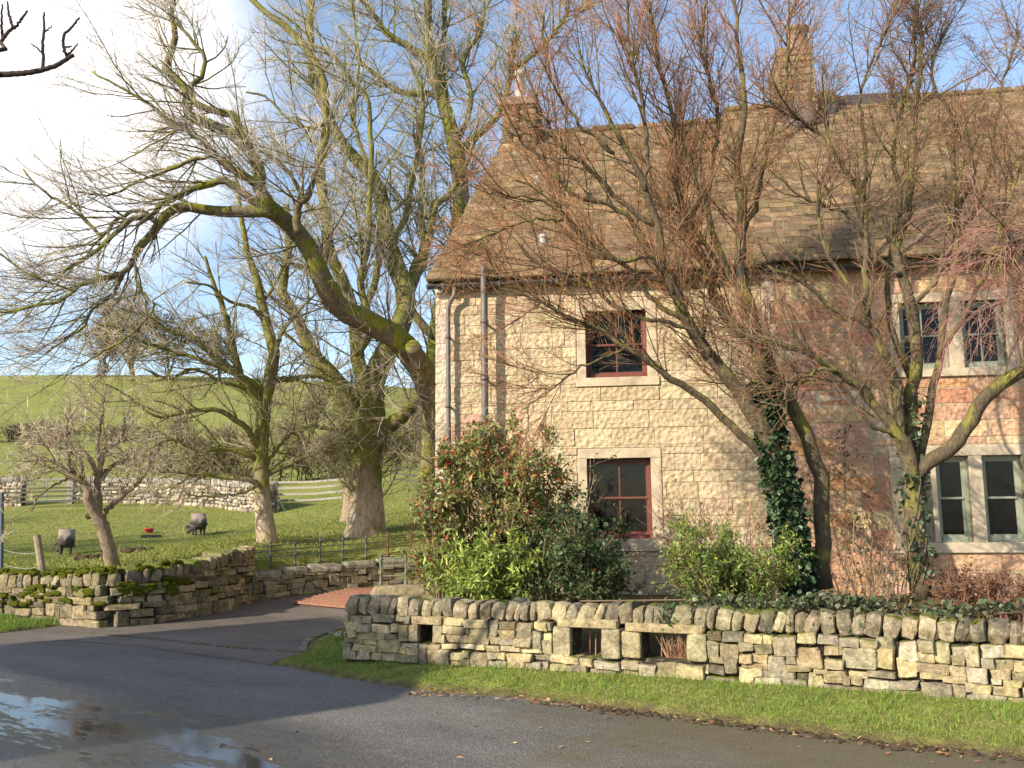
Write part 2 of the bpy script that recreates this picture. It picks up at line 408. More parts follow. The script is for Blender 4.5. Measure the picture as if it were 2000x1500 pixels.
# ------------------------------------------------------------------ lie of the land
def sdist(poly, X, Y):
    """signed distance to a polygon, negative inside"""
    poly = np.asarray(poly, float)[:, :2]; X = np.asarray(X, float); Y = np.asarray(Y, float)
    d = np.full(X.shape, 1e9); ins = np.zeros(X.shape, bool)
    for i in range(len(poly)):
        a, b = poly[i], poly[(i + 1) % len(poly)]; e = b - a
        t = np.clip(((X - a[0]) * e[0] + (Y - a[1]) * e[1]) / max(e @ e, 1e-9), 0, 1)
        d = np.minimum(d, np.hypot(X - a[0] - t * e[0], Y - a[1] - t * e[1]))
        c = ((a[1] > Y) != (b[1] > Y)); 
        with np.errstate(divide='ignore', invalid='ignore'):
            xi = (b[0] - a[0]) * (Y - a[1]) / (b[1] - a[1]) + a[0]
        ins ^= c & (X < xi)
    return np.where(ins, -d, d)
def sm(a, b, x):
    t = np.clip((x - a) / (b - a), 0, 1); return t * t * (3 - 2 * t)
CP = [(0, 1112, 17), (110, 1112, 17), (218, 1106, 16.5), (330, 1098, 16.5), (440, 1090, 17), (520, 1100, 17.2), (600, 1090, 18), (700, 1062, 20.5), (800, 1045, 21),
      (-700, 1110, 17), (-400, 1110, 17), (515, 1057, 20), (715, 1042, 22), (835, 1012, 25), (128, 1085, 27), (50, 1072, 30), (-500, 1070, 30), (385, 1048, 33), (290, 1038, 35), (220, 1020, 38),
      (40, 998, 44), (-500, 995, 45), (150, 987, 46), (290, 986, 46), (400, 987, 45), (490, 1003, 40), (600, 985, 40), (690, 1008, 34), (760, 988, 36), (820, 965, 40),
      (0, 945, 62), (-600, 945, 62), (300, 930, 65), (600, 935, 62), (820, 915, 60), (0, 858, 120), (-600, 858, 120), (400, 855, 125), (800, 850, 125),
      (0, 738, 250), (-700, 760, 250), (250, 734, 255), (600, 747, 250), (850, 765, 250), (1300, 800, 250), (2000, 830, 250), (2600, 860, 250),
      (1000, 1040, 23), (1500, 1040, 24), (2200, 1040, 24), (1300, 985, 45), (2200, 985, 45), (1500, 930, 80), (2500, 930, 80), (1500, 860, 140), (2500, 880, 140)]
_w = np.array([P(*c) for c in CP]); _a = _w[:, 0] / _w[:, 1] * 2; _b = np.log(_w[:, 1]); _e = (_w[:, 2] - CAM[2]) / _w[:, 1]
def _phi(r): return np.where(r > 1e-9, r * r * np.log(np.maximum(r, 1e-9)), 0)
_n = len(_a); _K = _phi(np.hypot(_a[:, None] - _a, _b[:, None] - _b)) + np.eye(_n) * .004
_Pm = np.stack([np.ones(_n), _a, _b], 1)
_S = np.linalg.solve(np.block([[_K, _Pm], [_Pm.T, np.zeros((3, 3))]]), np.concatenate([_e, np.zeros(3)]))
def field_z(X, Y):
    Yc = np.clip(Y, 14, 262); a = np.clip(X / Yc, -1.0, 1.0) * 2; b = np.log(Yc)
    e = np.full(np.shape(a), _S[_n]) + _S[_n + 1] * a + _S[_n + 2] * b
    for i in range(_n): e = e + _S[i] * _phi(np.hypot(a - _a[i], b - _b[i]))
    z = CAM[2] + Yc * e
    return z - np.maximum(0, Y - 262) * .12
def drive_z(Y): return .36 * sm(15.5, 20, Y)
g2 = lambda *a: G(*a)[:2]
p2 = lambda *a: P(*a)[:2]
LW = [p2(-1600, 1160, 15.2), p2(-500, 1160, 15.4), p2(0, 1160, 15.1), p2(120, 1160, 14.7), p2(215, 1160, 14.25), p2(300, 1160, 14.65), p2(390, 1160, 15.7), p2(480, 1160, 17.1)]
RW = [p2(482, 1140, 17.12), p2(600, 1140, 17.75), p2(700, 1140, 18.2), p2(800, 1140, 18.65), p2(850, 1140, 18.85)]
PAVED = [(-60, -40), (-60, 10), g2(-1600, 1320), g2(-400, 1256), g2(0, 1238), g2(130, 1222), g2(232, 1216)] + \
        [np.array(p) + np.array([.14, -.14]) for p in LW[5:]] + [np.array(p) + np.array([.2, -.2]) for p in RW] + [(-1.0, 20), (-1.15, 17), p2(760, 1140, 14.6), p2(722, 1140, 12.2),
        g2(690, 1226), g2(640, 1238), g2(592, 1262), g2(590, 1276), g2(520, 1297), g2(610, 1313), g2(700, 1331), g2(825, 1350), g2(1000, 1362), g2(1200, 1386), g2(1400, 1410), g2(1600, 1436), g2(1800, 1462), g2(2000, 1478), g2(2600, 1540), (30, 3.2), (60, -40)]
GW = [p2(688, 1260, 10.45), p2(1000, 1260, 9.75), p2(1350, 1260, 9.0), p2(1700, 1260, 8.3), p2(2050, 1260, 7.65), p2(2500, 1260, 6.9)]
FIELD = list(LW) + list(RW) + [(-1.0, 20.5), (-.8, 26), (300, 26), (500, 500), (-500, 500), (-500, 10)]
GARDEN = list(GW) + [(30, 5), (30, 26), (-.6, 26), (-1.25, 15), p2(760, 1140, 14.2)]
def vnoise(X, Y, s, seed=0):
    """cheap smooth noise from a few sines"""
    r = np.random.default_rng(seed); o = 0
    for k in range(5):
        a = r.uniform(0, 2 * pi); f = s * r.uniform(.6, 1.9); o = o + np.sin((X * math.cos(a) + Y * math.sin(a)) * f + r.uniform(0, 6))
    return o / 5
def ground(X, Y):
    """height and bare-earth amount"""
    X = np.asarray(X, float); Y = np.asarray(Y, float)
    dp = sdist(PAVED, X, Y) + .05 * vnoise(X, Y, 7, 1) + .035 * vnoise(X, Y, 19, 2)
    df = sdist(FIELD, X, Y); dg = sdist(GARDEN, X, Y)
    zr = drive_z(Y)
    z = zr - .07 + .11 * sm(-.12, .10, dp) + .07 * sm(.1, 1.1, dp) + .006 * vnoise(X, Y, 9, 3) 
    zf = field_z(X, Y) + .035 * vnoise(X, Y, 1.1, 4) + .02 * vnoise(X, Y, 3.1, 5)
    z = z + (zf - z) * sm(.06, -.12, df)
    z = z + (.42 + .03 * vnoise(X, Y, 5, 6) - z) * sm(-.22, -.55, dg)
    bare = np.maximum(sm(.14, .02, np.abs(dp - .02)) * (Y < 20), sm(.0, -.2, dg) * .8)
    return z, bare, dp, df, dg
def gz(x, y): return float(ground(np.array([x]), np.array([y]))[0][0])
def geo(a, b, s, k):
    o = [a]; 
    while (o[-1] < b): o.append(o[-1] + s); s *= k
    return o
gx = np.array(sorted([-v for v in geo(12, 420, .17, 1.07)][::1] + list(np.arange(-11.9, 6.05, .13)) + geo(6.1, 420, .2, 1.09)))
gy = np.array(list(np.arange(-40, 3, 2.5)) + list(np.arange(3, 20, .13)) + geo(20, 420, .2, 1.028))
XX, YY = np.meshgrid(gx, gy); zz, bare, dp_, df_, dg_ = ground(XX.ravel(), YY.ravel())
nx, ny = len(gx), len(gy); idx = np.arange(nx * ny).reshape(ny, nx)
q = np.stack([idx[:-1, :-1], idx[:-1, 1:], idx[1:, 1:], idx[1:, :-1]], -1).reshape(-1, 4)
o = obj('ground', [(np.stack([XX.ravel(), YY.ravel(), zz], 1), [q], np.repeat(bare[:, None], 3, 1))], M['ground'], smooth=True); tag(o, kind='structure')

def sheet(name, mat, x0, x1, y0, y1, s, keep, zoff):
    xs = np.arange(x0, x1 + s, s); ys = np.arange(y0, y1 + s, s); X, Y = np.meshgrid(xs, ys); n, m = len(xs), len(ys)
    k = keep(X.ravel(), Y.ravel()); i = np.arange(n * m).reshape(m, n)
    f = np.stack([i[:-1, :-1], i[:-1, 1:], i[1:, 1:], i[1:, :-1]], -1).reshape(-1, 4); f = f[k[f].all(1)]
    used = np.unique(f); re = np.zeros(n * m, int); re[used] = np.arange(len(used))
    V = np.stack([X.ravel(), Y.ravel(), drive_z(Y.ravel()) + zoff], 1)[used]
    o = obj(name, [(V, [re[f]])], mat, smooth=True); return tag(o, kind='structure')
DRIVE = [g2(-60, 1262), g2(120, 1252), g2(260, 1262), g2(400, 1283), g2(530, 1300), (-1.0, 11), (-.5, 14), (-.9, 22), (-6, 20), (-9, 14.2)]
sheet('road', M['road'], -40, 30, -20, 16, .25, lambda X, Y: sdist(PAVED, X, Y) < .6, 0)
sheet('driveway', M['drive'], -9, 0, 8.8, 20, .05, lambda X, Y: (sdist(DRIVE, X, Y) + .02 * vnoise(X, Y, 9, 8) < 0) & (sdist(PAVED, X, Y) < .5), .004)
# pale sett line across the mouth of the drive
ln = [g2(*p) for p in ((150, 1238), (240, 1243), (330, 1252), (450, 1265), (540, 1271), (600, 1275))]
def resample(p, n):
    p = np.asarray(p, float); d = np.concatenate([[0], np.cumsum(np.linalg.norm(np.diff(p, axis=0), axis=1))]); t = np.linspace(0, d[-1], n)
    return np.stack([np.interp(t, d, p[:, k]) for k in range(p.shape[1])], 1)
c = resample(ln, 34); ch = []
for i in range(33):
    a, b = c[i], c[i + 1]; g = (b - a) * .04
    ch.append(beam((a[0] + g[0], a[1] + g[1], .004), (b[0] - g[0], b[1] - g[1], .004), .09 + random.uniform(-.012, .012), .02, pick([(.13, .115, .095)], 1, .1, .2)[0]))
tag(obj('kerb_line', ch, M['garden_stone']), kind='structure')
kc = [g2(*p) for p in ((700, 1222), (650, 1234), (610, 1248), (592, 1262), (592, 1275))]
c = resample(kc, 12); ch = []
for i in range(11):
    a, b = c[i], c[i + 1]; g = (b - a) * .03
    ch.append(beam((a[0] + g[0], a[1] + g[1], .0), (b[0] - g[0], b[1] - g[1], .0), .10, .07, pick([(.20, .185, .15)], 1, .05, .15)[0]))
tag(obj('verge_kerb', ch, M['garden_stone'], bevel=.01), kind='structure')

# ------------------------------------------------------------------ dry stone walls
def path_at(path, s):
    p = np.asarray(path, float); d = np.concatenate([[0], np.cumsum(np.linalg.norm(np.diff(p, axis=0), axis=1))])
    s = np.asarray(s, float); q = np.stack([np.interp(s, d, p[:, k]) for k in range(2)], -1)
    e = .12; t = np.stack([np.interp(s + e, d, p[:, k]) - np.interp(s - e, d, p[:, k]) for k in range(2)], -1)
    return q, norm(t)
def plen(path): return float(np.linalg.norm(np.diff(np.asarray(path, float), axis=0), axis=1).sum())
def drywall(path, base, height, thick, ch, ln, pal, open_=(), depth_j=.015, tall=.22, n=3, expo=8):
    """stones for a wall: base(s), height(s) in metres; ch course height range, ln stone length range"""
    L = plen(path); hmax = max(height(x) for x in np.linspace(0, L, 40)); cs, hs, ax, cl = [], [], [], []
    z = 0; courses = []
    while z < hmax + .01:
        h = random.uniform(*ch) * (1.25 if z < .12 else 1); courses.append((z, z + h)); z += h
    blocked = [[] for _ in range(len(courses) + 3)]
    for ci, (za, zb) in enumerate(courses):
        s = -random.uniform(0, ln[0])
        while s < L:
            l = random.uniform(*ln) * random.choice((.7, 1, 1, 1.4)); a, b = max(0, s), min(L, s + l); s += l
            for (x0, x1) in blocked[ci]:
                if a < x1 and b > x0:
                    if a >= x0 and b <= x1: b = a
                    elif a < x0 and b <= x1: b = x0
                    elif a >= x0: a = x1
                    else: b = x0; s = x1
            z1 = zb
            if b - a > .09 and b - a < .3 and random.random() < tall and ci + 1 < len(courses): z1 = courses[ci + 1][1]
            for (o0, o1, q0, q1) in open_:
                if a < o1 and b > o0 and za < q1 - .02 and z1 > q0 + .02:
                    if za < q1 - .02 and zb > q0 + .02:
                        if a >= o0 and b <= o1: b = a
                        elif a < o0: b = o0; s = min(s, o1) if s < o1 else s
                        else: a = max(a, o1)
                    else: z1 = zb
            if b - a < .03: continue
            m = (a + b) / 2; hh = height(m)
            if za > hh - .02: continue
            z1 = min(z1, hh + .015)
            if z1 > zb: blocked[ci + 1].append((a, b))
            q, t = path_at(path, m); nrm = np.array([t[1], -t[0]])
            g = random.uniform(.000, .006); dj = random.gauss(0, depth_j)
            cs.append((q[0] + nrm[0] * dj, q[1] + nrm[1] * dj, base(m) + (za + z1) / 2 + random.gauss(0, .004) + .012 * math.sin(m * 3.1 + ci) + .008 * math.sin(m * 7.3 + 2 * ci)))
            hs.append(((b - a) / 2 - g * .5, thick / 2, (z1 - za) / 2 - g * .5))
            tl = random.gauss(0, .025); rz = random.gauss(0, .03)
            t3 = norm(np.array([t[0] + nrm[0] * rz, t[1] + nrm[1] * rz, tl])); n3 = norm(np.array([-t3[1], t3[0], 0])); ax.append((t3, n3, np.cross(t3, n3)))
    N = len(cs)
    return stones(cs, hs, ax, pick(pal, N, .06, .2), n, expo, .06, .08, .06)
def copes(path, base, height, thick, wr, hr, pal, lean=.15, s0=0, s1=None, n=4, hf=None, expo=5):
    L = plen(path) if s1 is None else s1; s = s0; cs, hs, ax = [], [], []
    while s < L:
        w_ = random.uniform(*wr) * random.choice((.7, .9, 1, 1, 1.2, 1.4)); m = s + w_ / 2; s += w_
        if m > L: break
        h = random.uniform(*hr) * (hf(m) if hf else 1); q, t = path_at(path, m); zb = base(m) + height(m)
        ln_ = random.gauss(lean, .12); t3 = np.array([t[0], t[1], 0.0]); upv = norm(np.array([t[0] * ln_, t[1] * ln_, 1.0])); n3 = np.array([-t[1], t[0], 0.0]); x3 = np.cross(n3, upv)
        cs.append((q[0], q[1], zb + h * .46)); hs.append((w_ / 2 + .004, thick / 2 * random.uniform(.86, 1.08), h / 2)); ax.append((x3, n3, upv))
    return stones(cs, hs, ax, pick(pal, len(cs), .05, .16), n, expo, .07, .12, .07)
def core(path, base, height, t, open_=(), col=(.05, .04, .03), top=-.02):
    L = plen(path); cuts = sorted({0.0, L, *[x for o in open_ for x in o[:2]], *np.linspace(0, L, 24)}); ch = []
    for a, b in zip(cuts[:-1], cuts[1:]):
        if b - a < 1e-3: continue
        m = (a + b) / 2; z0, z1 = base(m) - .3, base(m) + height(m) + top; segs = [(z0, z1)]
        for (o0, o1, q0, q1) in open_:
            if o0 <= m <= o1: segs = [(z0, base(m) + q0), (base(m) + q1, z1)]
        qa, qb = path_at(path, a)[0], path_at(path, b)[0]
        for (za, zb) in segs:
            if zb - za > .01: ch.append(beam((qa[0], qa[1], (za + zb) / 2), (qb[0], qb[1], (za + zb) / 2), t, zb - za, col))
    return ch
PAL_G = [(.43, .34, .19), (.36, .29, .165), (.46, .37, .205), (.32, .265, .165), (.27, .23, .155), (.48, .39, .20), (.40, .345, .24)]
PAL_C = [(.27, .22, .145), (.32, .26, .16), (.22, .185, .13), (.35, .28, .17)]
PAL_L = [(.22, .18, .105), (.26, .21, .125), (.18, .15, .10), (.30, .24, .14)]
def ray_s(path, px):
    """path distance where the viewing direction px crosses it"""
    L = plen(path); s = np.linspace(0, L, 3000); q, _ = path_at(path, s); d = np.array([ray(px, 1250)]); k = d[0, 0] / d[0, 1]
    return float(s[np.argmin(np.abs(q[:, 0] / q[:, 1] - k))])
# --- garden wall, right foreground
gwb = lambda s: .085 - .006 * s
gwh = lambda s: .47 + .004 * s
ops = []
for (xa, xb, ya, yb) in ((833, 861, 1216, 1252), (1128, 1186, 1222, 1280), (1262, 1352, 1232, 1284)):
    sa, sb = ray_s(GW, xa), ray_s(GW, xb); q, _ = path_at(GW, (sa + sb) / 2); b0 = gwb((sa + sb) / 2)
    ops.append((sa, sb, P((xa + xb) / 2, yb, q[1])[2] - b0, P((xa + xb) / 2, ya, q[1])[2] - b0))
root = thing('dry_stone_wall', 'sunlit cream dry stone garden wall with three square openings along the grass verge', 'wall', (*GW[0], 0))
lint = []
for io, (a, b, z0, z1) in enumerate(ops):
    q, t = path_at(GW, (a + b) / 2 ); t3 = np.array([*t, 0.]); n3 = np.array([-t[1], t[0], 0.])
    lint.append(((q[0], q[1], gwb(a) + z1 + .04), ((b - a) / 2 + (.16 if io else .10), .2, .042), (t3, n3, (0, 0, 1.))))
lch = stones([l[0] for l in lint], [l[1] for l in lint], [l[2] for l in lint], pick([(.44, .34, .19)], len(lint)), 4, 14, .03, .03)
ops2 = ops + [(a - (.15 if io else .09), b + (.15 if io else .09), z1 - .01, z1 + .085) for io, (a, b, z0, z1) in enumerate(ops)]
jam = []
for io, (a, b, z0, z1) in enumerate(ops):
    for sx in ((a - .1, b + .09) if io else (a - .06, b + .055)):
        q, t = path_at(GW, sx); jam.append(((q[0], q[1], gwb(a) + (z0 + z1) / 2), (.095 if io else .055, .2, (z1 - z0) / 2), (np.array([*t, 0.]), np.array([-t[1], t[0], 0.]), (0, 0, 1.))))
jch = stones([l[0] for l in jam], [l[1] for l in jam], [l[2] for l in jam], pick([(.36, .30, .18)], len(jam)), 4, 12, .03, .04)
ops3 = ops2 + [(a - (.195 if io else .115), a, z0, z1) for io, (a, b, z0, z1) in enumerate(ops)] + [(b, b + (.185 if io else .11), z0, z1) for io, (a, b, z0, z1) in enumerate(ops)]
obj('stonework', [drywall(GW, gwb, gwh, .40, (.045, .088), (.09, .28), PAL_G, ops3, n=4, expo=16, tall=.35), lch, jch] + core(GW, gwb, gwh, .26, ops), M['garden_stone'], root)
obj('coping', [copes(GW, gwb, gwh, .36, (.085, .15), (.19, .235), PAL_C, .16, expo=3.6)], M['garden_stone'], root)
for (a, b, z0, z1) in ops[1:]:
    ch = []
    for k in range(4):
        s = a + (b - a) * (.35 + .2 * k) if (b - a) < .35 else a + (b - a) * (.3 + .12 * k); q, t = path_at(GW, s); nb = np.array([-t[1], t[0]]) * .05
        ch.append(tubes([[q[0] + nb[0], q[1] + nb[1], gwb(s) + z0 - .01], [q[0] + nb[0] + .01, q[1] + nb[1], gwb(s) + z1 + .01]], [.008, .008], 6))
    obj('grille', ch, M['rust_iron'], root)
# --- mossy wall, left
lwb = lambda s: .0
Ll = plen(LW); s240 = ray_s(LW, 232); s480 = ray_s(LW, 480); s0_ = ray_s(LW, 0)
lwh = lambda s: float(np.interp(s, [0, s0_, s240, s240 + .8, s480], [.50, .52, .60, .66, .86]))
root = thing('dry_stone_wall', 'old dry stone wall thick with green moss curving from the road into the drive', 'wall', (*LW[4], 0))
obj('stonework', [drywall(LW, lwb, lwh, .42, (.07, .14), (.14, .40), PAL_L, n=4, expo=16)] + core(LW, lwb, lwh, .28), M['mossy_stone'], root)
obj('coping', [copes(LW, lwb, lwh, .40, (.13, .2), (.2, .27), PAL_L, .1)], M['mossy_stone'], root)
# moss cushions on the left wall: small blades packed in mounds
mv = []
for _ in range(190):
    s = random.uniform(s0_ - 1.5, s240 + 1.0); q, t = path_at(LW, s); nf = np.array([t[1], -t[0]])
    topm = random.random() < .6; zc = lwh(s) + (.22 if topm else random.choice((.0, -.05, -.1, -.2))) + random.uniform(-.04, .04); f = random.uniform(-.12, .2) if topm else .205
    mv.append(((q[0] + nf[0] * f, q[1] + nf[1] * f, zc), (random.uniform(.05, .13), random.uniform(.04, .06), random.uniform(.025, .055)), (np.array([*t, 0.]), np.array([*nf, 0.]), (0, 0, 1.))))
t = NT('moss', .95, .05); nn = t.noise(40, 5, .8); t.color(t.ramp(nn, [(.3, (.045, .06, .008)), (.55, (.11, .125, .014)), (.75, (.20, .20, .03))])); t.bump(nn, 1, .05); M['moss'] = t.m
obj('moss', [stones([l[0] for l in mv], [l[1] for l in mv], [l[2] for l in mv], pick([(.1, .1, .02)], len(mv)), 4, 2.4, .14, .2)], M['moss'], root)
# --- low wall under the railing
rwb = lambda s: float(drive_z(path_at(RW, s)[0][1]))
rwh = lambda s: .40
root = thing('dry_stone_wall', 'low shaded stone wall with flat slab coping below the iron railing', 'wall', (*RW[0], 0))
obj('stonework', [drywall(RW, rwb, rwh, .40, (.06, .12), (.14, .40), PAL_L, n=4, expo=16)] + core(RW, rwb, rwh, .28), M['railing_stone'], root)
L = plen(RW); s = 0; cs, hs, ax = [], [], []
while s < L - .1:
    l = random.uniform(.5, .8); a, b = s, min(L, s + l); s += l; q, t_ = path_at(RW, (a + b) / 2); cs.append((q[0], q[1], rwb(a) + rwh(0) + .065)); hs.append(((b - a) / 2 - .005, .23, .075)); ax.append((np.array([*t_, 0.]), np.array([-t_[1], t_[0], 0.]), (0, 0, 1.)))
obj('coping', [stones(cs, hs, ax, pick([(.30, .27, .19)], len(cs)), 4, 6, .03, .05)], M['railing_stone'], root)

# --- iron railings
def railing(label, posts, toph, rails, mat, mats, rr=.009, skip=-1):
    """posts: list of (x, y, zbase)"""
    root = thing('iron_railing', label, 'railing', posts[0])
    for i, p in enumerate(posts):
        if i == skip: continue
        h = toph; prof = [(.03, 0), (.03, .05), (.019, .07), (.019, h * .38), (.027, h * .4), (.027, h * .43), (.018, h * .45), (.018, h * .78), (.028, h * .8), (.028, h * .84), (.018, h * .86), (.016, h * .93), (.026, h * .945), (.022, h * .965), (.004, h)]
        obj('post', [lathe(prof, p, 10)], mats(i), root, True)
    for f in rails:
        obj('rail', [tubes([np.array(p) + (0, 0, toph * f) for p in posts], [rr] * len(posts), 6)], mat, root, True)
    return root
ps = []
for px in (478, 525, 573, 622, 667, 713, 756, 801):
    s = ray_s(RW, max(px, 482)); q, _ = path_at(RW, s); ps.append((q[0] - (.06 if px == 478 else 0), q[1], rwb(s) + .53))
railing('dark iron railing with finialed posts along the low wall beside the field trees', ps, .50, (.40, .62, .82), M['iron'], lambda i: M['rust_paint'] if i > 5 else M['iron'])
sp = P(790, 1140, 13.6); 
cs = [(sp[0], sp[1], .50)]; 
root = thing('stone_block', 'long rounded stone slab at the corner beside the cattle grid', 'stone block', (sp[0], sp[1], .2))
root_s = [stones(cs, [(.50, .2, .13)], [(np.array([1., .05, 0]), np.array([-.05, 1, 0]), np.array([0, 0, 1.]))], pick([(.36, .29, .17)], 1), 4, 4, .03, .05),
          stones([(sp[0], sp[1], .19)], [(.44, .19, .22)], [(np.array([1., .05, 0]), np.array([-.05, 1, 0]), np.array([0, 0, 1.]))], pick([(.28, .24, .16)], 1), 4, 9, .03, .05)]
obj('slab', root_s[:1], M['garden_stone'], root); obj('plinth', root_s[1:], M['railing_stone'], root)
railing('short green iron railing of two posts standing on the rounded slab', [(*P(744, 1118, 13.6)[:2], .60), (*P(793, 1112, 13.65)[:2], .60), (*P(832, 1110, 13.7)[:2], .60)], .47, (.32, .62, .86), M['green_iron'], lambda i: M['green_iron'], skip=2)

# --- cattle grid in the drive
a0, b0, a1, b1 = p2(572, 1150, 16.75), p2(735, 1150, 15.9), p2(672, 1150, 17.8), p2(812, 1150, 17.9)
root = thing('cattle_grid', 'rusty red barred cattle grid set across the drive', 'cattle grid', (*((a0 + b1) / 2), .1))
for k in range(11):
    f = k / 10; a = a0 + (a1 - a0) * f; b = b0 + (b1 - b0) * f; l = [a + (b - a) * e for e in np.linspace(0, 1, 7)]
    obj('bar', [beam((*l[i], drive_z(l[i][1]) + .045), (*l[i + 1], drive_z(l[i + 1][1]) + .045), .05, .05) for i in range(6)], M['rust_iron'], root)
m0, m1 = (a0 + a1) / 2, (b0 + b1) / 2
pc = []
for k in range(40):
    f0, f1 = k / 40, (k + 1) / 40; q4 = [a0 + (a1 - a0) * f0, b0 + (b1 - b0) * f0, b0 + (b1 - b0) * f1, a0 + (a1 - a0) * f1]
    n5 = 8
    for i in range(n5):
        e0, e1 = i / n5, (i + 1) / n5; c4 = [q4[0] + (q4[1] - q4[0]) * e0, q4[0] + (q4[1] - q4[0]) * e1, q4[3] + (q4[2] - q4[3]) * e1, q4[3] + (q4[2] - q4[3]) * e0]
        pc.append((np.array([[*c_, drive_z(c_[1]) + .012] for c_ in c4]), [np.array([[0, 1, 2, 3]])]))
obj('pit_shade_sheet', pc, M['black'], root)  # black sheet over the drive; shade below the bars put into its colour

# ------------------------------------------------------------------ the two houses
TH = rad_(8.0)
O2 = P(850, 900, 14.5)[:2]
eu = np.array([math.cos(TH), -math.sin(TH)]); ev = np.array([math.sin(TH), math.cos(TH)])
def hit(px, py, v=0.0):
    """where the viewing ray meets the plane v metres behind the front wall: (u, z)"""
    d = ray(px, py); o = O2 + ev * v; t = ((o - CAM[:2]) @ ev) / (d[:2] @ ev); p = CAM + d * t
    return float((p[:2] - O2) @ eu), float(p[2])
def H(u, v, z): q = O2 + eu * u + ev * v; return np.array([q[0], q[1], z])
ZB = .3
UL = hit(1492, 700)[0]; UR = 13.0
EZL = hit(1000, 552, -.1)[1]; EZR = hit(1800, 512, -.1)[1]
RV = 4.1
RZL = hit(1280, 250, RV)[1]; RZR = hit(1850, 190, RV)[1]
cottage = thing('cottage', 'buff stone cottage with red sash windows and a stone slate roof', 'house', (*O2, 0), -TH)
farmhouse = thing('cottage', 'pink stone house with mullioned windows adjoining the buff cottage', 'house', (*H(UL, 0, 0)[:2], 0), -TH)
def hobj(par, name, chunks, mat, **k):
    du = 0 if par is cottage else UL
    p = k.pop('parent', par); ch = [((np.asarray(c[0], float).reshape(-1, 3) - np.array([du, 0, 0])),) + tuple(c[1:]) for c in chunks]
    return obj(name, ch, mat, p, local=True, **k)
def sub_rect(r, cut):
    a, b, c, d = r; e, f, g, h = cut
    if e >= b or f <= a or g >= d or h <= c: return [r]
    o = []
    if g > c: o.append((a, b, c, g))
    if h < d: o.append((a, b, h, d))
    z0, z1 = max(c, g), min(d, h)
    if e > a: o.append((a, e, z0, z1))
    if f < b: o.append((f, b, z0, z1))
    return [x for x in o if x[1] - x[0] > .035 and x[3] - x[2] > .03]
def blockwork(u0, u1, z0, z1, ch, ln, cuts, pal, v0, gap, jit, n=4, pv=None):
    cs, hs, cl = [], [], []; z = z0
    while z < z1 - .02:
        h = min(random.choice(ch) * random.uniform(.95, 1.05), z1 - z); u = u0 - random.uniform(0, ln[1])
        if z1 - z - h < .06: h = z1 - z
        while u < u1:
            l = random.uniform(*ln); r = [(max(u, u0), min(u + l, u1), z, z + h)]; u += l
            for c in cuts: r = [y for x in r for y in sub_rect(x, c)]
            for (a, b, c, d) in r:
                if b - a < .04: continue
                cs.append(((a + b) / 2, v0 + random.gauss(0, .004), (c + d) / 2)); hs.append(((b - a) / 2 - gap, .06, (d - c) / 2 - gap))
        z += h
    N = len(cs); ax = np.tile(np.eye(3), (N, 1, 1)); cols = pick(pal, N, .04, .06)
    if pv is not None: cols = pv(np.array(cs), cols)
    return stones(cs, hs, ax, cols, n, 40, jit * .5, .005)
# window openings (u0,u1,z0,z1) of the dressed surround, and of the light inside it
def rect(x0, x1, y0, y1, v=0.0):
    xm, ym = (x0 + x1) / 2, (y0 + y1) / 2
    return hit(x0, ym, v)[0], hit(x1, ym, v)[0], hit(xm, y1, v)[1], hit(xm, y0, v)[1]
wins = [rect(1144, 1263, 607, 737), rect(1148, 1273, 895, 1053)]
sur = [(wins[0][0] - .15, wins[0][1] + .17, wins[0][2] - .15, wins[0][3] + .21), (wins[1][0] - .15, wins[1][1] + .17, wins[1][2] - .19, wins[1][3] + .16)]
PAL_H = [(.53, .42, .265), (.56, .445, .28), (.51, .40, .25), (.54, .425, .27), (.48, .375, .235)]
def pinkish(cs, cols):
    k = (cs[:, 0] < .75) & (((cs[:, 2] > 2.7) & (cs[:, 2] < 3.3)) | ((cs[:, 2] > 1.9) & (cs[:, 2] < 2.3))) & (R.random(len(cs)) < .75)
    cols[k] = np.array([.46, .29, .20]) * R.uniform(.85, 1.1, (k.sum(), 1)); return cols
quo = []; z = ZB; k = 0
while z < EZL - .05:
    h = random.uniform(.26, .36); quo.append((0, .26 + (.10 if k % 2 else 0), z, min(z + h, EZL))); z += h; k += 1
cuts = sur + quo
bw = blockwork(.0, UL - .01, ZB, EZL, (.15, .26, .26, .17, .26), (.35, .95), cuts, PAL_H, .036, .0028, .018, 4, pinkish)
def slab_with_holes(u0, u1, z0, z1, holes, v, th, col=None):
    rs = [(u0, u1, z0, z1)]
    for c in holes: rs = [y for x in rs for y in sub_rect(x, c)]
    return [box(a, b, v, v + th, c, d, col) for (a, b, c, d) in rs]
HD = 2 * RV
mort = slab_with_holes(.02, UL, ZB - .3, EZL + .1, wins, -.009, .3) + [box(.0, .3, .35, HD, ZB - .3, EZL), box(UL - .2, UL - .02, .35, HD, 0, EZL), box(0, UL - .01, HD, HD + .3, 0, EZL)]
hobj(cottage, 'wall', mort, M['mortar'])
quoin = stones([((a + b) / 2, .02 + .06, (c + d) / 2) for (a, b, c, d) in quo], [((b - a) / 2 - .003, .10, (d - c) / 2 - .003) for (a, b, c, d) in quo], np.tile(np.eye(3), (len(quo), 1, 1)), pick([(.50, .42, .32), (.55, .46, .34)], len(quo)), 4, 18, .012, .008)
hobj(cottage, 'stonework', [bw, quoin], M['house_block'])
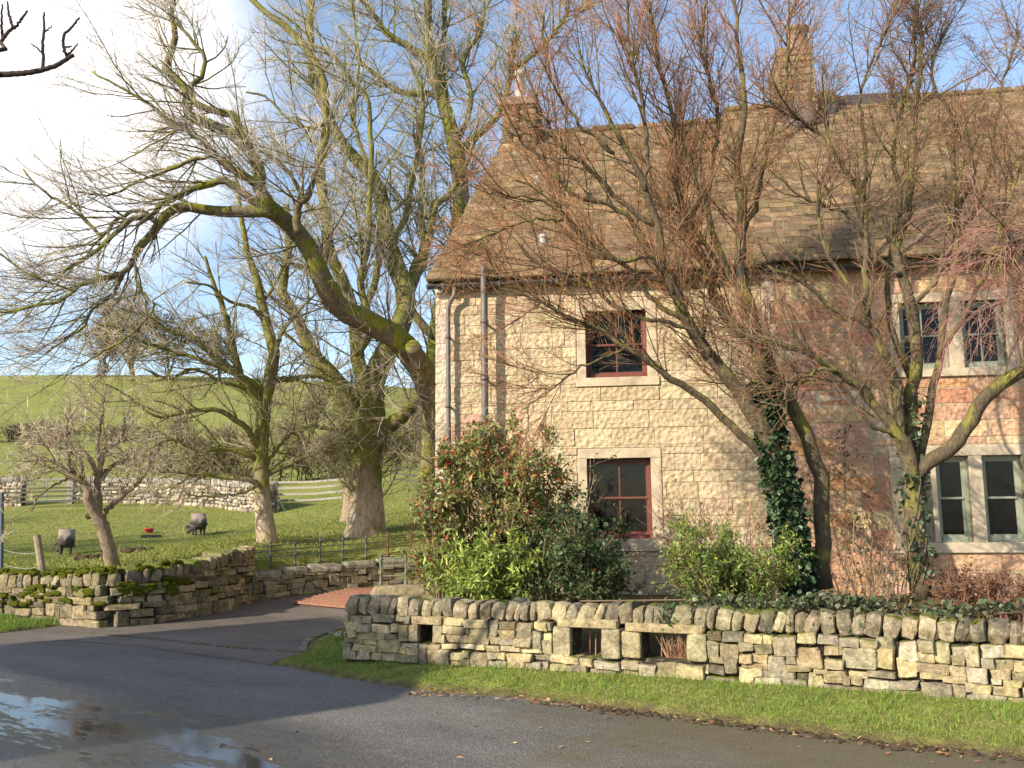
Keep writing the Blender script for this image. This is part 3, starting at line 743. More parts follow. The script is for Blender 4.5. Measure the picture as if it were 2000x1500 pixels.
def sash(par, w, vin, mat, nc, nr, tone=None, mid=True):
    """a framed light: outer frame > sashes and glazing bars, panes"""
    u0, u1, z0, z1 = w; f = .05
    fr = [box(u0, u0 + f, vin, vin + .09, z0, z1), box(u1 - f, u1, vin, vin + .09, z0, z1), box(u0 + f, u1 - f, vin, vin + .09, z1 - f, z1), box(u0 + f, u1 - f, vin - .01, vin + .09, z0, z0 + f * 1.5)]
    win = hobj(par, 'window', fr, mat, bevel=.004)
    a, b, c, d = u0 + f, u1 - f, z0 + f * 1.5, z1 - f; s = .032; ch = []
    zm = c + (d - c) * .5
    for (p, q_, v) in ((c, zm + s / 2, .045), (zm - s / 2, d, .018)):
        ch += [box(a, a + s, vin + v, vin + v + .026, p, q_), box(b - s, b, vin + v, vin + v + .026, p, q_), box(a + s, b - s, vin + v, vin + v + .026, p, p + s), box(a + s, b - s, vin + v, vin + v + .026, q_ - s, q_)]
        for i in range(1, nc):
            x = a + (b - a) * i / nc; ch.append(box(x - .011, x + .011, vin + v + .002, vin + v + .022, p + s, q_ - s))
    hobj(par, 'glazing_bars', ch, mat, parent=win)
    hobj(par, 'pane', [box(a + .01, b - .01, vin + .058, vin + .063, c + .01, zm), box(a + .01, b - .01, vin + .03, vin + .035, zm, d - .01)], M['glass'], parent=win)
    return win
for w_, s_ in zip(wins, sur):
    g = .012; u0, u1, z0, z1 = s_
    # dressed surround: lintel, jambs, sill
    hobj(cottage, 'window_surround', [box(u0 + g, u1 - g, -.03, .16, w_[3], z1 - g), box(u0 + g, w_[0], -.028, .16, w_[2], w_[3] - .002), box(w_[1], u1 - g, -.028, .16, w_[2], w_[3] - .002), box(u0 + g - .02, u1 - g + .02, -.055, .16, z0 + g, w_[2] - .002)], M['dressed'], bevel=.008)
    sash(cottage, w_, .13, M['red_paint'], 2, 2)
    hobj(cottage, 'room_dark_panel', [box(w_[0] - .2, w_[1] + .2, .32, .34, w_[2] - .2, w_[3] + .2)], M['black'])  # black panel behind the glass; the room's darkness is its colour
# pink house
up_w = [rect(1757, 1850, 592, 718), rect(1878, 1962, 590, 718)]
lo_w = [rect(1766, 1820, 893, 1058), rect(1830, 1895, 891, 1058), rect(1921, 2000, 889, 1058), rect(2012, 2090, 888, 1058)]
su_u = (up_w[0][0] - .17, up_w[1][1] + .17, up_w[0][2] - .16, up_w[0][3] + .15)
su_l = (lo_w[0][0] - .19, lo_w[3][1] + .17, lo_w[0][2] - .17, lo_w[0][3] + .17)
PAL_P = [(.57, .35, .215), (.53, .28, .17), (.60, .41, .23), (.50, .24, .145), (.58, .36, .22), (.56, .30, .15), (.60, .45, .26), (.56, .345, .235)]
quo2 = []; z = ZB; k = 0
while z < EZR - .05:
    h = random.uniform(.28, .38); quo2.append((UL + .0, UL + .12 + (.08 if k % 2 else 0), z, min(z + h, EZR))); z += h; k += 1
bw = blockwork(UL, UR, ZB, EZR, (.21, .26, .30, .24), (.32, .8), [su_u, su_l] + quo2, PAL_P, .022, .008, .03, 4)
mort = slab_with_holes(UL + .001, UR, ZB - .3, EZR + .1, up_w + lo_w, -.029, .3) + [box(UR - .3, UR, .3, HD, 0, EZR), box(UL + .02, UR, HD, HD + .3, 0, EZR)]
hobj(farmhouse, 'wall', mort, M['mortar'])
quoin = stones([((a + b) / 2, .06, (c + d) / 2) for (a, b, c, d) in quo2], [((b - a) / 2 - .003, .12, (d - c) / 2 - .003) for (a, b, c, d) in quo2], np.tile(np.eye(3), (len(quo2), 1, 1)), pick([(.55, .44, .33)], len(quo2)), 4, 18, .012, .008)
hobj(farmhouse, 'stonework', [bw, quoin], M['house_block'])
for ws, s_ in ((up_w, su_u), (lo_w, su_l)):
    g = .012; u0, u1, z0, z1 = s_; w0, w1 = ws[0], ws[-1]; zt, zb_ = max(x[3] for x in ws), min(x[2] for x in ws)
    ws = [(a, b, zb_, zt) for (a, b, c, d) in ws]; edges = [u0 + g] + [x for r in ws for x in r[:2]] + [u1 - g]
    ch = [box(u0 + g, u1 - g, -.06, .12, zt, z1 - g), box(u0 + g - .03, u1 - g + .03, -.085, .12, z0 + g, zb_ - .002)]
    for i in range(0, len(edges), 2): ch.append(box(edges[i], edges[i + 1], -.055, .12, zb_, zt - .002))
    hobj(farmhouse, 'window_surround', ch, M['dressed_pale'], bevel=.008)
    for w_ in ws: sash(farmhouse, w_, .05, M['green_paint'], 2 if (w_[1] - w_[0]) > .55 else 1, 2)
    hobj(farmhouse, 'room_dark_panel', [box(u0, u1, .30, .32, z0, z1)], M['black'])  # black panel again, dark interior painted in
# roofs: overlapping stone slates
PAL_R = [(.20, .135, .075), (.165, .112, .064), (.225, .15, .08), (.14, .10, .06), (.185, .13, .072)]
def slates(u0f, u1, v0, z0, v1, z1, exp0, exp1, wr, pal):
    """u0f(t): left limit at fraction t up the slope"""
    sl_ = math.hypot(v1 - v0, z1 - z0); d = np.array([0, (v1 - v0) / sl_, (z1 - z0) / sl_]); nrm = np.array([0, -d[2], d[1]]); cs, hs, ax = [], [], []
    x = 0
    while x < sl_ - .03:
        e = exp0 + (exp1 - exp0) * x / sl_; t = x / sl_; u = u0f(t); off = random.uniform(.2, 1)
        first = True
        while u < u1:
            w_ = random.uniform(*wr) * (1.15 - .4 * t) * (off if first else 1); first = False; b = min(u + w_, u1)
            if b - u > .05:
                m = x + e * .62 + random.uniform(-.02, .01); th = random.uniform(.012, .022)
                c = np.array([(u + b) / 2, v0, z0]) + d * m + nrm * (.030 + random.uniform(-.004, .006))
                tilt = -.035 + random.gauss(0, .008); d2 = norm(d + nrm * tilt); cs.append(c); hs.append(((b - u) / 2 - .003, e * .68, th)); ax.append((np.array([1., random.gauss(0, .01), 0]), d2, np.cross([1., 0, 0], d2)))
            u = b
        x += e
    return stones(cs, hs, ax, pick(pal, len(cs), .06, .14), 2, 60, .03, .01)
def plane(pts, col=None):
    return (np.array(pts, float), [np.arange(len(pts))[None]], col)
OV = .28; oh = -.16
hipu = hit(986, 270, RV)[0]
evL = -OV
zeL = EZL + .03
u_left = hit(836, 548, evL)[0]
rl = slates(lambda t: u_left + (hipu - u_left) * t + random.uniform(-.03, .03), UL - .02, evL, zeL, RV, RZL, .19, .115, (.16, .42), PAL_R)
roofL = [rl, plane([(u_left, evL, zeL), (UL, evL, zeL), (UL, RV, RZL), (hipu, RV, RZL)], (.05, .04, .03)), plane([(u_left, evL, zeL), (hipu, RV, RZL), (u_left, 2 * RV - evL, zeL)], (.15, .12, .08)), plane([(u_left, 2 * RV - evL, zeL), (hipu, RV, RZL), (UL, RV, RZL), (UL, 2 * RV - evL, zeL)], (.15, .12, .08)),
         stones([(x, RV, RZL + .03) for x in np.arange(hipu + .2, UL - .1, .46)], [(.225, .14, .06)] * len(np.arange(hipu + .2, UL - .1, .46)), np.tile(np.eye(3), (len(np.arange(hipu + .2, UL - .1, .46)), 1, 1)), pick(PAL_R, len(np.arange(hipu + .2, UL - .1, .46))), 3, 5, .05, .03)]
hobj(cottage, 'roof', roofL, M['slate'])
zeR = EZR + .04
rr_ = slates(lambda t: UL - .06, UR, -OV, zeR, RV, RZR, .185, .11, (.16, .42), PAL_R)
xs = np.arange(UL + .2, UR, .46)
hobj(farmhouse, 'roof', [rr_, plane([(UL - .06, -OV, zeR), (UR, -OV, zeR), (UR, RV, RZR), (UL - .06, RV, RZR)], (.05, .04, .03)), plane([(UL - .06, 2 * RV + OV, zeR), (UL - .06, RV, RZR), (UR, RV, RZR), (UR, 2 * RV + OV, zeR)], (.15, .12, .08)), plane([(UL - .06, -OV, zeR), (UL - .06, RV, RZR), (UL - .06, 2 * RV + OV, zeR)], (.2, .16, .1)),
     stones([(x, RV, RZR + .03) for x in xs], [(.225, .14, .06)] * len(xs), np.tile(np.eye(3), (len(xs), 1, 1)), pick(PAL_R, len(xs)), 3, 5, .05, .03)], M['slate'])
# gutters and pipes
def gutter(par, u0, u1, z):
    a = np.linspace(pi, 2 * pi, 9); r = .062; pr = np.stack([np.cos(a) * r, np.sin(a) * r], 1); v = []
    for rr2 in (1, .86):
        for u in (u0, u1): v += [(u, -.20 + p[0] * rr2, z + p[1] * rr2) for p in pr]
    i = np.arange(36).reshape(4, 9); fs = []
    for (x, y) in ((0, 1), (3, 2)): fs.append(np.stack([i[x, :-1], i[y, :-1], i[y, 1:], i[x, 1:]], -1))
    fs.append(np.stack([i[0, :-1], i[0, 1:], i[2, 1:], i[2, :-1]], -1)); fs.append(np.stack([i[1, :-1], i[1, 1:], i[3, 1:], i[3, :-1]], -1)); fs.append(np.array([[i[0, 0], i[2, 0], i[3, 0], i[1, 0]], [i[0, 8], i[1, 8], i[3, 8], i[2, 8]]]))
    ch = [(np.array(v), fs)] + [box(u, u + .035, -.268, -.13, z - .068, z + .008) for u in np.arange(u0 + .25, u1, .9)]
    return hobj(par, 'gutter', ch, M['dark_plastic'])
zgL = hit(870, 556, -.2)[1]; gutter(cottage, hit(834, 556, -.2)[0], UL - .15, zgL)
zgR = hit(1900, 508, -.2)[1]; gutter(farmhouse, UL + .02, UR, zgR)
def pipe(par, name, pts, r, mat, clips=()):
    p = resample(np.array(pts), 40)
    return hobj(par, name, [tubes(p, [r] * 40, 10)] + [lathe([(r * 1.25, -.025), (r * 1.25, .025)], c, 10) for c in clips] + [box(c[0] - .02, c[0] + .02, c[1], .06, c[2] - .012, c[2] + .012) for c in clips], mat, smooth=True)
u1 = hit(875, 700, -.15)[0]; ub = hit(888, 575, -.2)[0]
pipe(cottage, 'downpipe', [(ub, -.2, zgL - .05), (ub, -.2, zgL - .14), (ub - .01, -.19, zgL - .20), (u1 + .04, -.16, zgL - .26), (u1, -.15, zgL - .34), (u1 + .02, -.15, ZB)], .036, M['grey_plastic'], [(u1, -.15, z) for z in (4.4, 3.3, 2.4, 1.2)])
u2 = hit(946, 700, -.27)[0]
pipe(cottage, 'soil_pipe', [(u2, -.29, hit(944, 516, -.29)[1]), (u2, -.25, EZL - .3), (u2, -.25, ZB)], .055, M['grey_plastic'], [(u2, -.25, z) for z in (4.6, 3.7, 2.6, 1.4)])
# roof vents
for (px, py) in ((1050, 356), (1060, 472)):
    t_ = .8; 
    best = min(np.linspace(-.2, RV, 300), key=lambda v: abs(hit(px, py, v)[1] - (zeL + (RZL - zeL) * (v - evL) / (RV - evL)) - .05)); u, z = hit(px, py, best)
    hobj(cottage, 'roof_vent', [lathe([(.09, -.12), (.06, .02), (.05, .05), (.085, .07), (.085, .1), (.02, .13)], (u, best, z), 14)], M['white_metal'], smooth=True)
# chimneys
def chimney(par, u0, u1, v0, v1, zb, zt, taper, cap, pots, potm, flash, pal):
    cs, hs, cl = [], [], []; z = zb
    while z < zt:
        h = random.uniform(.10, .17); f = 1 - (z - zb) / (zt - zb); a, b = u0, u1 + taper * f
        for (p, q_, ax_) in ((a, b, 0), (v0, v1, 1)):
            s = p
            while s < q_ - .02:
                l = random.uniform(.18, .4); e = min(s + l, q_)
                if q_ - e < .08: e = q_
                if ax_ == 0:
                    for vv in (v0 + .07, v1 - .07): cs.append(((s + e) / 2, vv, z + h / 2)); hs.append(((e - s) / 2 - .004, .075, h / 2 - .004))
                else:
                    for uu in (a + .07, b - .07): cs.append((uu, (s + e) / 2, z + h / 2)); hs.append((.075, (e - s) / 2 - .004, h / 2 - .004))
                s = e
        z += h
    st = stones(cs, hs, np.tile(np.eye(3), (len(cs), 1, 1)), pick(pal, len(cs), .06, .18), 3, 9, .06, .04)
    o = hobj(par, 'chimney', [st, box(u0 + .06, u1 - .06, v0 + .06, v1 - .06, zb - .6, zt, (.06, .05, .04))], M['garden_stone'])
    hobj(par, 'chimney_cap', [box(u0 - cap, u1 + cap, v0 - cap, v1 + cap, zt, zt + .11), box(u0 - cap * .3, u1 + cap * .3, v0 - cap * .3, v1 + cap * .3, zt + .112, zt + .19)], M['pot'], parent=o, bevel=.02)
    for (pu, pv, r, h) in pots:
        hobj(par, 'chimney_pot', [lathe([(r * 1.05, 0), (r * 1.05, .05), (r * .95, .07), (r * .85, h * .85), (r * 1.05, h * .87), (r * 1.05, h * .95), (r * .9, h), (r * .7, h), (r * .7, h - .1)], (pu, pv, zt + .19), 16)], potm, parent=o, smooth=True)
    if flash: hobj(par, 'flashing', [box(u0 - .03, u1 + .03, v0 - .03, v1 + .03, flash[0], flash[1])], M['lead'], parent=o)
    return o
PAL_CH = [(.27, .185, .10), (.22, .155, .09), (.17, .125, .08), (.32, .22, .12)]
cv0 = RV - .55; a = hit(980, 250, cv0)[0]; b = hit(1046, 250, cv0)[0]; zt = hit(1012, 205, cv0)[1]; zb = hit(1012, 320, cv0)[1]
chimney(cottage, a, b, cv0, RV + .65, zb - .3, zt, 0, .05, [(hit(1016, 180, RV)[0], RV - .1, .12, .75)], M['pot_grey'], (hit(1012, 316, cv0 - .03)[1], hit(1012, 292, cv0 - .03)[1]), PAL_CH)
a = hit(1521, 180, cv0)[0]; b = hit(1588, 180, cv0)[0]; zt = hit(1555, 108, cv0)[1]; zb = hit(1555, 290, cv0)[1]
cho = chimney(farmhouse, a, b, cv0, RV + .55, zb - .3, zt, .16, .03, [(hit(1557, 80, RV)[0], RV - .1, .22, .62)], M['pot'], (hit(1555, 275, cv0 - .03)[1] - .1, hit(1555, 258, cv0 - .03)[1]), PAL_CH)
# satellite dish on the chimney, aerial pole
uc, zc = hit(1558, 223, cv0 - .25); D = .34
dch = []
prof = [(.0, .07), (.12, .06), (.22, .035), (.30, .008), (D, -.03), (D, -.045), (.28, -.01), (.12, .04), (0, .05)]
dv = lathe([(r, z) for r, z in prof], (0, 0, 0), 24); rotm = np.array([[1, 0, 0], [0, .15, 1], [0, -1, .15]]); 
vv = dv[0] @ np.array(Matrix.Rotation(rad_(80), 3, 'X')).T; vv = vv @ np.array(Matrix.Rotation(rad_(-18), 3, 'Z')).T
dish = hobj(farmhouse, 'satellite_dish', [(vv + np.array([uc, cv0 - .28, zc]), dv[1])], M['dish'], smooth=True)
hobj(farmhouse, 'dish_arm', [beam((uc, cv0 - .28, zc - .05), (uc, cv0 + .02, zc - .05), .05, .05), beam((uc, cv0 - .30, zc - .3), (uc - .1, cv0 - .75, zc - .12), .025, .025), box(uc - .14, uc - .06, cv0 - .80, cv0 - .72, zc - .16, zc - .07)], M['grey_plastic'], parent=dish)
ua, za = hit(1590, 120, cv0)
hobj(farmhouse, 'aerial_pole', [tubes([(ua, cv0 - .05, za - 1.3), (ua - .06, cv0 - .05, za + 1.6)], [.02, .018], 8), tubes([(ua - .3, cv0 - .05, za + 1.45), (ua + .3, cv0 - .05, za + 1.45)], [.012, .012], 6)], M['dark_plastic'])
uf, zf_ = hit(1622, 240, RV - .4)
hobj(farmhouse, 'ridge_flashing', [box(b + .17, b + .19 + .25, RV - .45, RV + .1, zf_ - .35, RZR + .12), box(b + .2, hit(1760, 215, RV)[0], RV - .17, RV + .17, RZR - .1, RZR + .11)], M['slate_dark'])

# ------------------------------------------------------------------ trees
def spline(p, n):
    p = np.asarray(p, float)
    if len(p) > 2:
        q = np.vstack([2 * p[0] - p[1], p, 2 * p[-1] - p[-2]]); o = []
        for i in range(1, len(q) - 2):
            a, b, c, d = q[i - 1:i + 3]
            for t in np.linspace(0, 1, 8, endpoint=False): o.append(.5 * (2 * b + (c - a) * t + (2 * a - 5 * b + 4 * c - d) * t * t + (3 * b - a - 3 * c + d) * t ** 3))
        p = np.vstack(o + [p[-1]])
    return resample(p, n)
def limb(px, Y, r, K=26, wob=.012):
    """px: traced points; Y: depth at start and end (or a list); r: half-width in photograph pixels at start and end (or list)"""
    n = len(px); f = np.linspace(0, 1, n); Ys = np.interp(f, np.linspace(0, 1, len(Y)), Y)
    p = spline([P(x, y, d) for (x, y), d in zip(px, Ys)], K); g = np.linspace(0, 1, K)
    rm = np.interp(g, np.linspace(0, 1, len(r)), r) * np.interp(g, np.linspace(0, 1, len(Y)), Y) / F
    p[1:-1] += R.normal(0, wob, (K - 2, 3)); return p, rm
def spawn(pts, rad, total, t0, t1, ang, asd, bias=(0, 0, 0), wpow=1.0):
    N, K, _ = pts.shape; L = np.linalg.norm(np.diff(pts, axis=1), axis=2).sum(1); pr = L ** wpow; pr /= pr.sum()
    i = R.choice(N, total, p=pr); t = R.uniform(t0, t1, total) * (K - 1); k = np.minimum(t.astype(int), K - 2); f = (t - k)[:, None]
    p = pts[i, k] * (1 - f) + pts[i, k + 1] * f; tg = norm(pts[i, k + 1] - pts[i, k]); r = rad[i, k] * (1 - f[:, 0]) + rad[i, k + 1] * f[:, 0]
    rv = R.normal(0, 1, (total, 3)); pe = norm(rv - tg * np.sum(rv * tg, 1, keepdims=True)); a = np.radians(R.normal(ang, asd, total))[:, None]
    return p, norm(np.cos(a) * tg + np.sin(a) * pe + np.asarray(bias)), r, L[i], t / (K - 1)
def grow(p, d, L, ra, rb, K, wob, trop=(0, 0, 0)):
    st = (L / (K - 1))[:, None]; out = [p]
    for k in range(K - 1):
        d = norm(d + R.normal(0, wob, d.shape) + np.asarray(trop) * (k + 1) / K); p = p + d * st; out.append(p)
    return np.stack(out, 1), ra[:, None] + (rb - ra)[:, None] * np.linspace(0, 1, K)[None]
def levels(pts, rad, spec, keep=None):
    """spec rows: total, t0, t1, angle, sd, bias, length (mean, sd), radius ratio, rmax, rmin, K, wobble, tropism"""
    out = []
    for (tot, t0, t1, an, sd, bias, (lm, ls), rr2, rmax, rmin, K, wob, trop) in spec:
        p, d, r, PL, t = spawn(pts, rad, tot, t0, t1, an, sd, bias)
        L = np.clip(R.normal(lm, ls, tot), lm * .35, lm * 2.2) * (1.15 - .45 * t); ra = np.clip(r * rr2, rmin, rmax)
        q, rq = grow(p, d, L, ra, np.maximum(ra * .45, rmin * .7), K, wob, trop)
        if keep is not None: k = keep(q); q, rq = q[k], rq[k]
        out.append((q, rq)); pts, rad = q, rq
    return out
def tree(name, label, base, limbs, spec, bark, pal, cat='tree', trunk='trunk', group=None, keep=None, split=1, buds=None, extra=None, sides=(8, 5, 4, 3, 3)):
    root = thing(name, label, cat, base, 0, group)
    obj(trunk, [tubes(l[0], l[1], 12) for l in limbs] , M[bark], root, True)
    G_ = [l for l in limbs if l[0].shape[0] == 26]; pts = np.stack([l[0] for l in G_]); rad = np.stack([l[1] for l in G_])
    lv = levels(pts, rad, spec, keep); 
    br = [tubes(q, r, sides[i + 1]) for i, (q, r) in enumerate(lv[:split])]
    obj('branches', br, M[bark], root, True)
    cr = []
    for i, (q, r) in enumerate(lv[split:]): cr.append(tubes(q, r, sides[min(4, split + i + 1)], pick(pal, len(q), .05, .2), cap=False))
    if buds:
        q, r = lv[-1]; n, size, bp = buds; i = R.integers(0, len(q), n); k = R.integers(1, q.shape[1], n); f = R.random((n, 1)); c = q[i, k] * f + q[i, k - 1] * (1 - f)
        cr.append(leafset(c, R.normal(0, 1, (n, 3)) + (0, -.2, .5), R.uniform(size * .6, size * 1.4, n), .5, pick(bp, n, .08, .2)))
    obj('crown', cr, M['twig'], root)
    return root
def leafset(c, d, size, asp, cols, fold=.25):
    """leaves: centre at the stalk, direction, length, width ratio"""
    n = len(c); d = norm(d); rv = R.normal(0, 1, (n, 3)) + np.array([0, 0, 1.6]); s = norm(np.cross(d, rv)); u = np.cross(s, d); L = np.asarray(size)[:, None]; W = L * asp * .5
    b = c; t = c + d * L; v = np.stack([b, b + d * L * .3 + s * W + u * W * fold, b + d * L * .7 + s * W * .8 + u * W * fold, t - u * L * .06, b + d * L * .7 - s * W * .8 + u * W * fold, b + d * L * .3 - s * W + u * W * fold], 1)
    i = np.arange(n)[:, None] * 6
    f = np.concatenate([i + np.array([[0, 1, 2, 3]]), i + np.array([[0, 3, 4, 5]])], 0)
    return (v.reshape(-1, 3), [f], np.repeat(cols, 6, 0))

PAL_T = [(.46, .39, .31), (.38, .31, .23), (.30, .25, .16), (.52, .45, .37)]
PAL_TM = [(.32, .28, .17), (.38, .32, .21), (.26, .235, .12), (.44, .37, .27)]
Z0 = (0, 0, 0)
# --- the great ash whose limb comes out from behind the cottage
b = P(890, 1040, 21.2); b[2] = gz(b[0], b[1])
C = [limb([(890, 1050), (884, 930), (862, 830), (845, 770), (820, 716), (783, 668), (725, 632), (665, 602), (634, 558), (614, 505), (580, 450), (545, 424), (524, 402)], (21.2, 20, 18.4, 17.2), (37, 34, 30, 27, 25, 23, 19, 16)),
     limb([(528, 405), (508, 370), (500, 315), (453, 261), (387, 235), (365, 213), (365, 173), (344, 157), (325, 128), (344, 75), (335, 30), (345, -30)], (17.2, 17.0), (14, 12, 8, 4)),
     limb([(500, 318), (470, 256), (453, 224), (416, 216), (384, 203), (373, 165), (397, 147), (397, 107), (371, 75), (340, 30)], (17.1, 16.4), (10, 8, 5, 2.5)),
     limb([(525, 405), (500, 360), (453, 331), (416, 299), (400, 277), (368, 256), (333, 237), (293, 203), (256, 184), (221, 163), (180, 140)], (17.2, 16.3), (10, 8, 6, 3, 2)),
     limb([(535, 412), (500, 393), (444, 355), (405, 360), (369, 372), (351, 381), (318, 393), (300, 415), (270, 440)], (17.2, 16.2), (10, 8, 6, 3)),
     limb([(540, 420), (500, 411), (444, 415), (399, 411), (372, 405), (345, 405), (327, 417), (306, 444), (288, 468), (270, 483), (261, 507), (240, 534), (210, 540), (180, 549), (150, 561), (114, 588), (0, 610)], (17.3, 16.6, 15.4), (14, 11, 9, 6, 4, 2)),
     limb([(310, 436), (290, 424), (270, 426), (249, 435), (222, 459), (195, 483), (168, 504), (135, 522), (99, 549), (54, 534), (0, 495)], (16.4, 15.5), (6, 4, 2)),
     limb([(300, 430), (285, 416), (270, 411), (249, 417), (225, 432), (198, 459), (162, 426), (132, 402), (99, 381), (69, 360), (45, 330)], (16.4, 16.0), (4.5, 3.5, 1.8)),
     limb([(420, 300), (369, 315), (330, 333), (291, 345), (249, 366), (210, 381), (150, 375)], (16.9, 16.2), (5, 3, 1.8)),
     limb([(585, 455), (580, 425), (584, 398), (600, 384), (612, 350), (626, 310), (640, 250)], (17.4, 16.8), (9, 8, 3, 2)),
     limb([(240, 536), (220, 575), (185, 600), (160, 640), (130, 660), (90, 690)], (16.2, 15.6), (4, 2)),
     limb([(262, 505), (270, 560), (300, 600), (260, 650), (200, 690), (140, 720)], (16.3, 15.8), (3, 1.5)),
     limb([(665, 602), (640, 590), (629, 584)], (18.9, 18.5), (9, 8.5), 12, 0), limb([(822, 715), (812, 690), (806, 676)], (19.6, 19.15), (16, 15.5), 12, 0)]
spec = [(260, .10, 1, 46, 16, (-.30, 0, -.10), (1.35, .45), .5, .019, .008, 10, .10, (-.05, 0, .04)),
        (1800, .12, 1, 36, 13, (-.15, 0, .0), (.72, .22), .55, .0085, .005, 8, .09, (-.04, 0, .14)),
        (8500, .12, 1, 34, 12, (-.05, 0, .05), (.30, .1), .6, .0048, .0036, 5, .08, (0, 0, .16))]
tree('ash_tree', 'big mossy ash tree whose thick limb sweeps out from behind the cottage corner', b, C, spec, 'bark_moss', PAL_T)
# hanging twigs of the same tree are part of its random growth
# --- sycamore by the railing
b = P(715, 1040, 22.0); b[2] = gz(b[0], b[1])
A = [limb([(715, 1085), (715, 1024), (714, 960), (712, 890), (711, 840), (712, 800)], (22, 22), (56, 38, 33, 32, 33, 30)),
     limb([(690, 900), (680, 860), (682, 804), (669, 769), (643, 730), (610, 692), (595, 654), (580, 624), (562, 594), (553, 570), (556, 525), (562, 480), (560, 400)], (22, 21.6), (22, 20, 13, 9, 6)),
     limb([(718, 870), (716, 773), (703, 730), (697, 678), (694, 630), (679, 570), (661, 534), (640, 480), (637, 429), (631, 375), (624, 335), (635, 267), (637, 227), (632, 160), (619, 128), (597, 96), (573, 64), (541, 40), (499, 8), (470, -30)], (22, 22.3), (20, 14, 12, 11, 9, 8, 5)),
     limb([(732, 880), (730, 800), (729, 750), (747, 700), (769, 660), (790, 615), (793, 570), (769, 510), (754, 450), (748, 399), (730, 351), (700, 315), (667, 280), (651, 248), (640, 221), (610, 150), (606, 60), (606, -30)], (22, 23), (24, 23, 20, 18, 13, 10, 8, 6)),
     limb([(735, 870), (747, 843), (790, 808), (829, 765), (848, 735), (870, 690)], (21.9, 21.8), (16, 14, 10, 8)),
     limb([(790, 600), (800, 560), (814, 510), (835, 474), (844, 435), (850, 399), (870, 385), (900, 345), (930, 270)], (22.6, 23), (10, 8, 6, 4)),
     limb([(724, 740), (700, 690), (725, 640), (705, 560), (718, 480), (722, 373), (725, 320), (723, 256), (717, 187), (683, 155), (664, 120), (632, 96), (603, 85)], (22, 21.5), (9, 7, 5, 3)),
     limb([(694, 630), (730, 560), (742, 500), (790, 430), (810, 330), (825, 240), (822, 180), (800, 120)], (22.3, 22.8), (8, 6, 3)),
     limb([(679, 570), (640, 545), (610, 520), (580, 520), (540, 500)], (22, 21), (6, 4, 2)),
     limb([(754, 450), (720, 440), (700, 470), (680, 480), (650, 500)], (22.7, 22), (5, 3, 2)),
     limb([(640, 240), (600, 250), (560, 230), (520, 190), (480, 180)], (22, 21.5), (5, 3, 2)),
     limb([(720, 330), (690, 230), (700, 130), (690, 30), (680, -30)], (22, 22), (5, 3, 2)),
     limb([(700, 860), (650, 840), (604, 834), (575, 860), (545, 905), (500, 930)], (21.7, 20.8), (5, 4, 3, 2)),
     limb([(740, 830), (780, 850), (820, 830), (850, 850)], (21.7, 21), (4, 3, 2)),
     limb([(640, 430), (600, 400), (560, 330), (520, 300), (460, 290)], (22.2, 21.6), (5, 3, 2))]
spec = [(260, .15, 1, 46, 16, (-.12, 0, .12), (1.6, .5), .45, .026, .010, 9, .10, (0, 0, .06)),
        (2000, .15, 1, 40, 14, Z0, (.85, .25), .55, .010, .0055, 7, .10, (0, 0, .06)),
        (9500, .15, 1, 38, 13, Z0, (.36, .1), .6, .0052, .004, 5, .09, (0, 0, .1))]
tree('sycamore_tree', 'massive bare sycamore with a pale broad trunk forking low behind the railing', b, A, spec, 'bark_grey', PAL_TM)
# --- tall mossy tree whose stem is half hidden by the cottage
b = P(832, 1012, 25.0); b[2] = gz(b[0], b[1])
Dl = [limb([(830, 1020), (834, 940), (838, 860), (842, 780), (846, 700), (856, 620), (872, 550), (888, 480), (900, 400), (896, 330), (884, 265), (868, 210), (850, 155), (838, 110), (836, 60), (838, 0), (836, -60)], (25, 25.5), (16, 15, 15, 15, 16, 17, 13, 9, 7)),
      limb([(838, 112), (827, 109), (787, 85), (755, 64), (733, 32), (709, 0), (690, -40)], (25.5, 25), (8, 7, 5, 4)),
      limb([(858, 190), (840, 184), (800, 184), (773, 176), (741, 152), (707, 123), (691, 88), (660, 50)], (25.5, 24.6), (7, 6, 4, 2)),
      limb([(884, 262), (872, 190), (864, 130), (868, 40), (872, -40)], (25.5, 26), (6, 5, 4)),
      limb([(898, 300), (925, 270), (960, 240), (985, 200), (1000, 130), (1010, 60)], (25.5, 26), (9, 7, 5, 3)),
      limb([(900, 380), (870, 388), (840, 396), (800, 390), (770, 410), (735, 450)], (25.4, 24.6), (7, 5, 3)),
      limb([(850, 660), (820, 630), (800, 600), (805, 560), (830, 500), (822, 420), (826, 330), (815, 260), (830, 190)], (25, 25), (9, 8, 6, 4)),
      limb([(890, 290), (920, 200), (905, 120), (940, 60), (950, -40)], (25.6, 26), (6, 5, 3)),
      limb([(1000, 140), (1060, 90), (1100, 40), (1120, -30)], (26, 26.5), (5, 4, 3))]
spec = [(190, .25, 1, 46, 16, (0, 0, .12), (1.6, .5), .45, .026, .011, 9, .10, (0, 0, .06)),
        (1800, .15, 1, 42, 15, Z0, (.8, .25), .55, .014, .008, 7, .12, (0, 0, .05)),
        (6500, .15, 1, 40, 14, Z0, (.4, .1), .6, .006, .0045, 5, .10, (0, 0, .1))]
tree('tall_tree', 'tall slender green-mossed tree standing between the sycamore and the cottage gable', b, Dl, spec, 'bark_moss', PAL_TM)
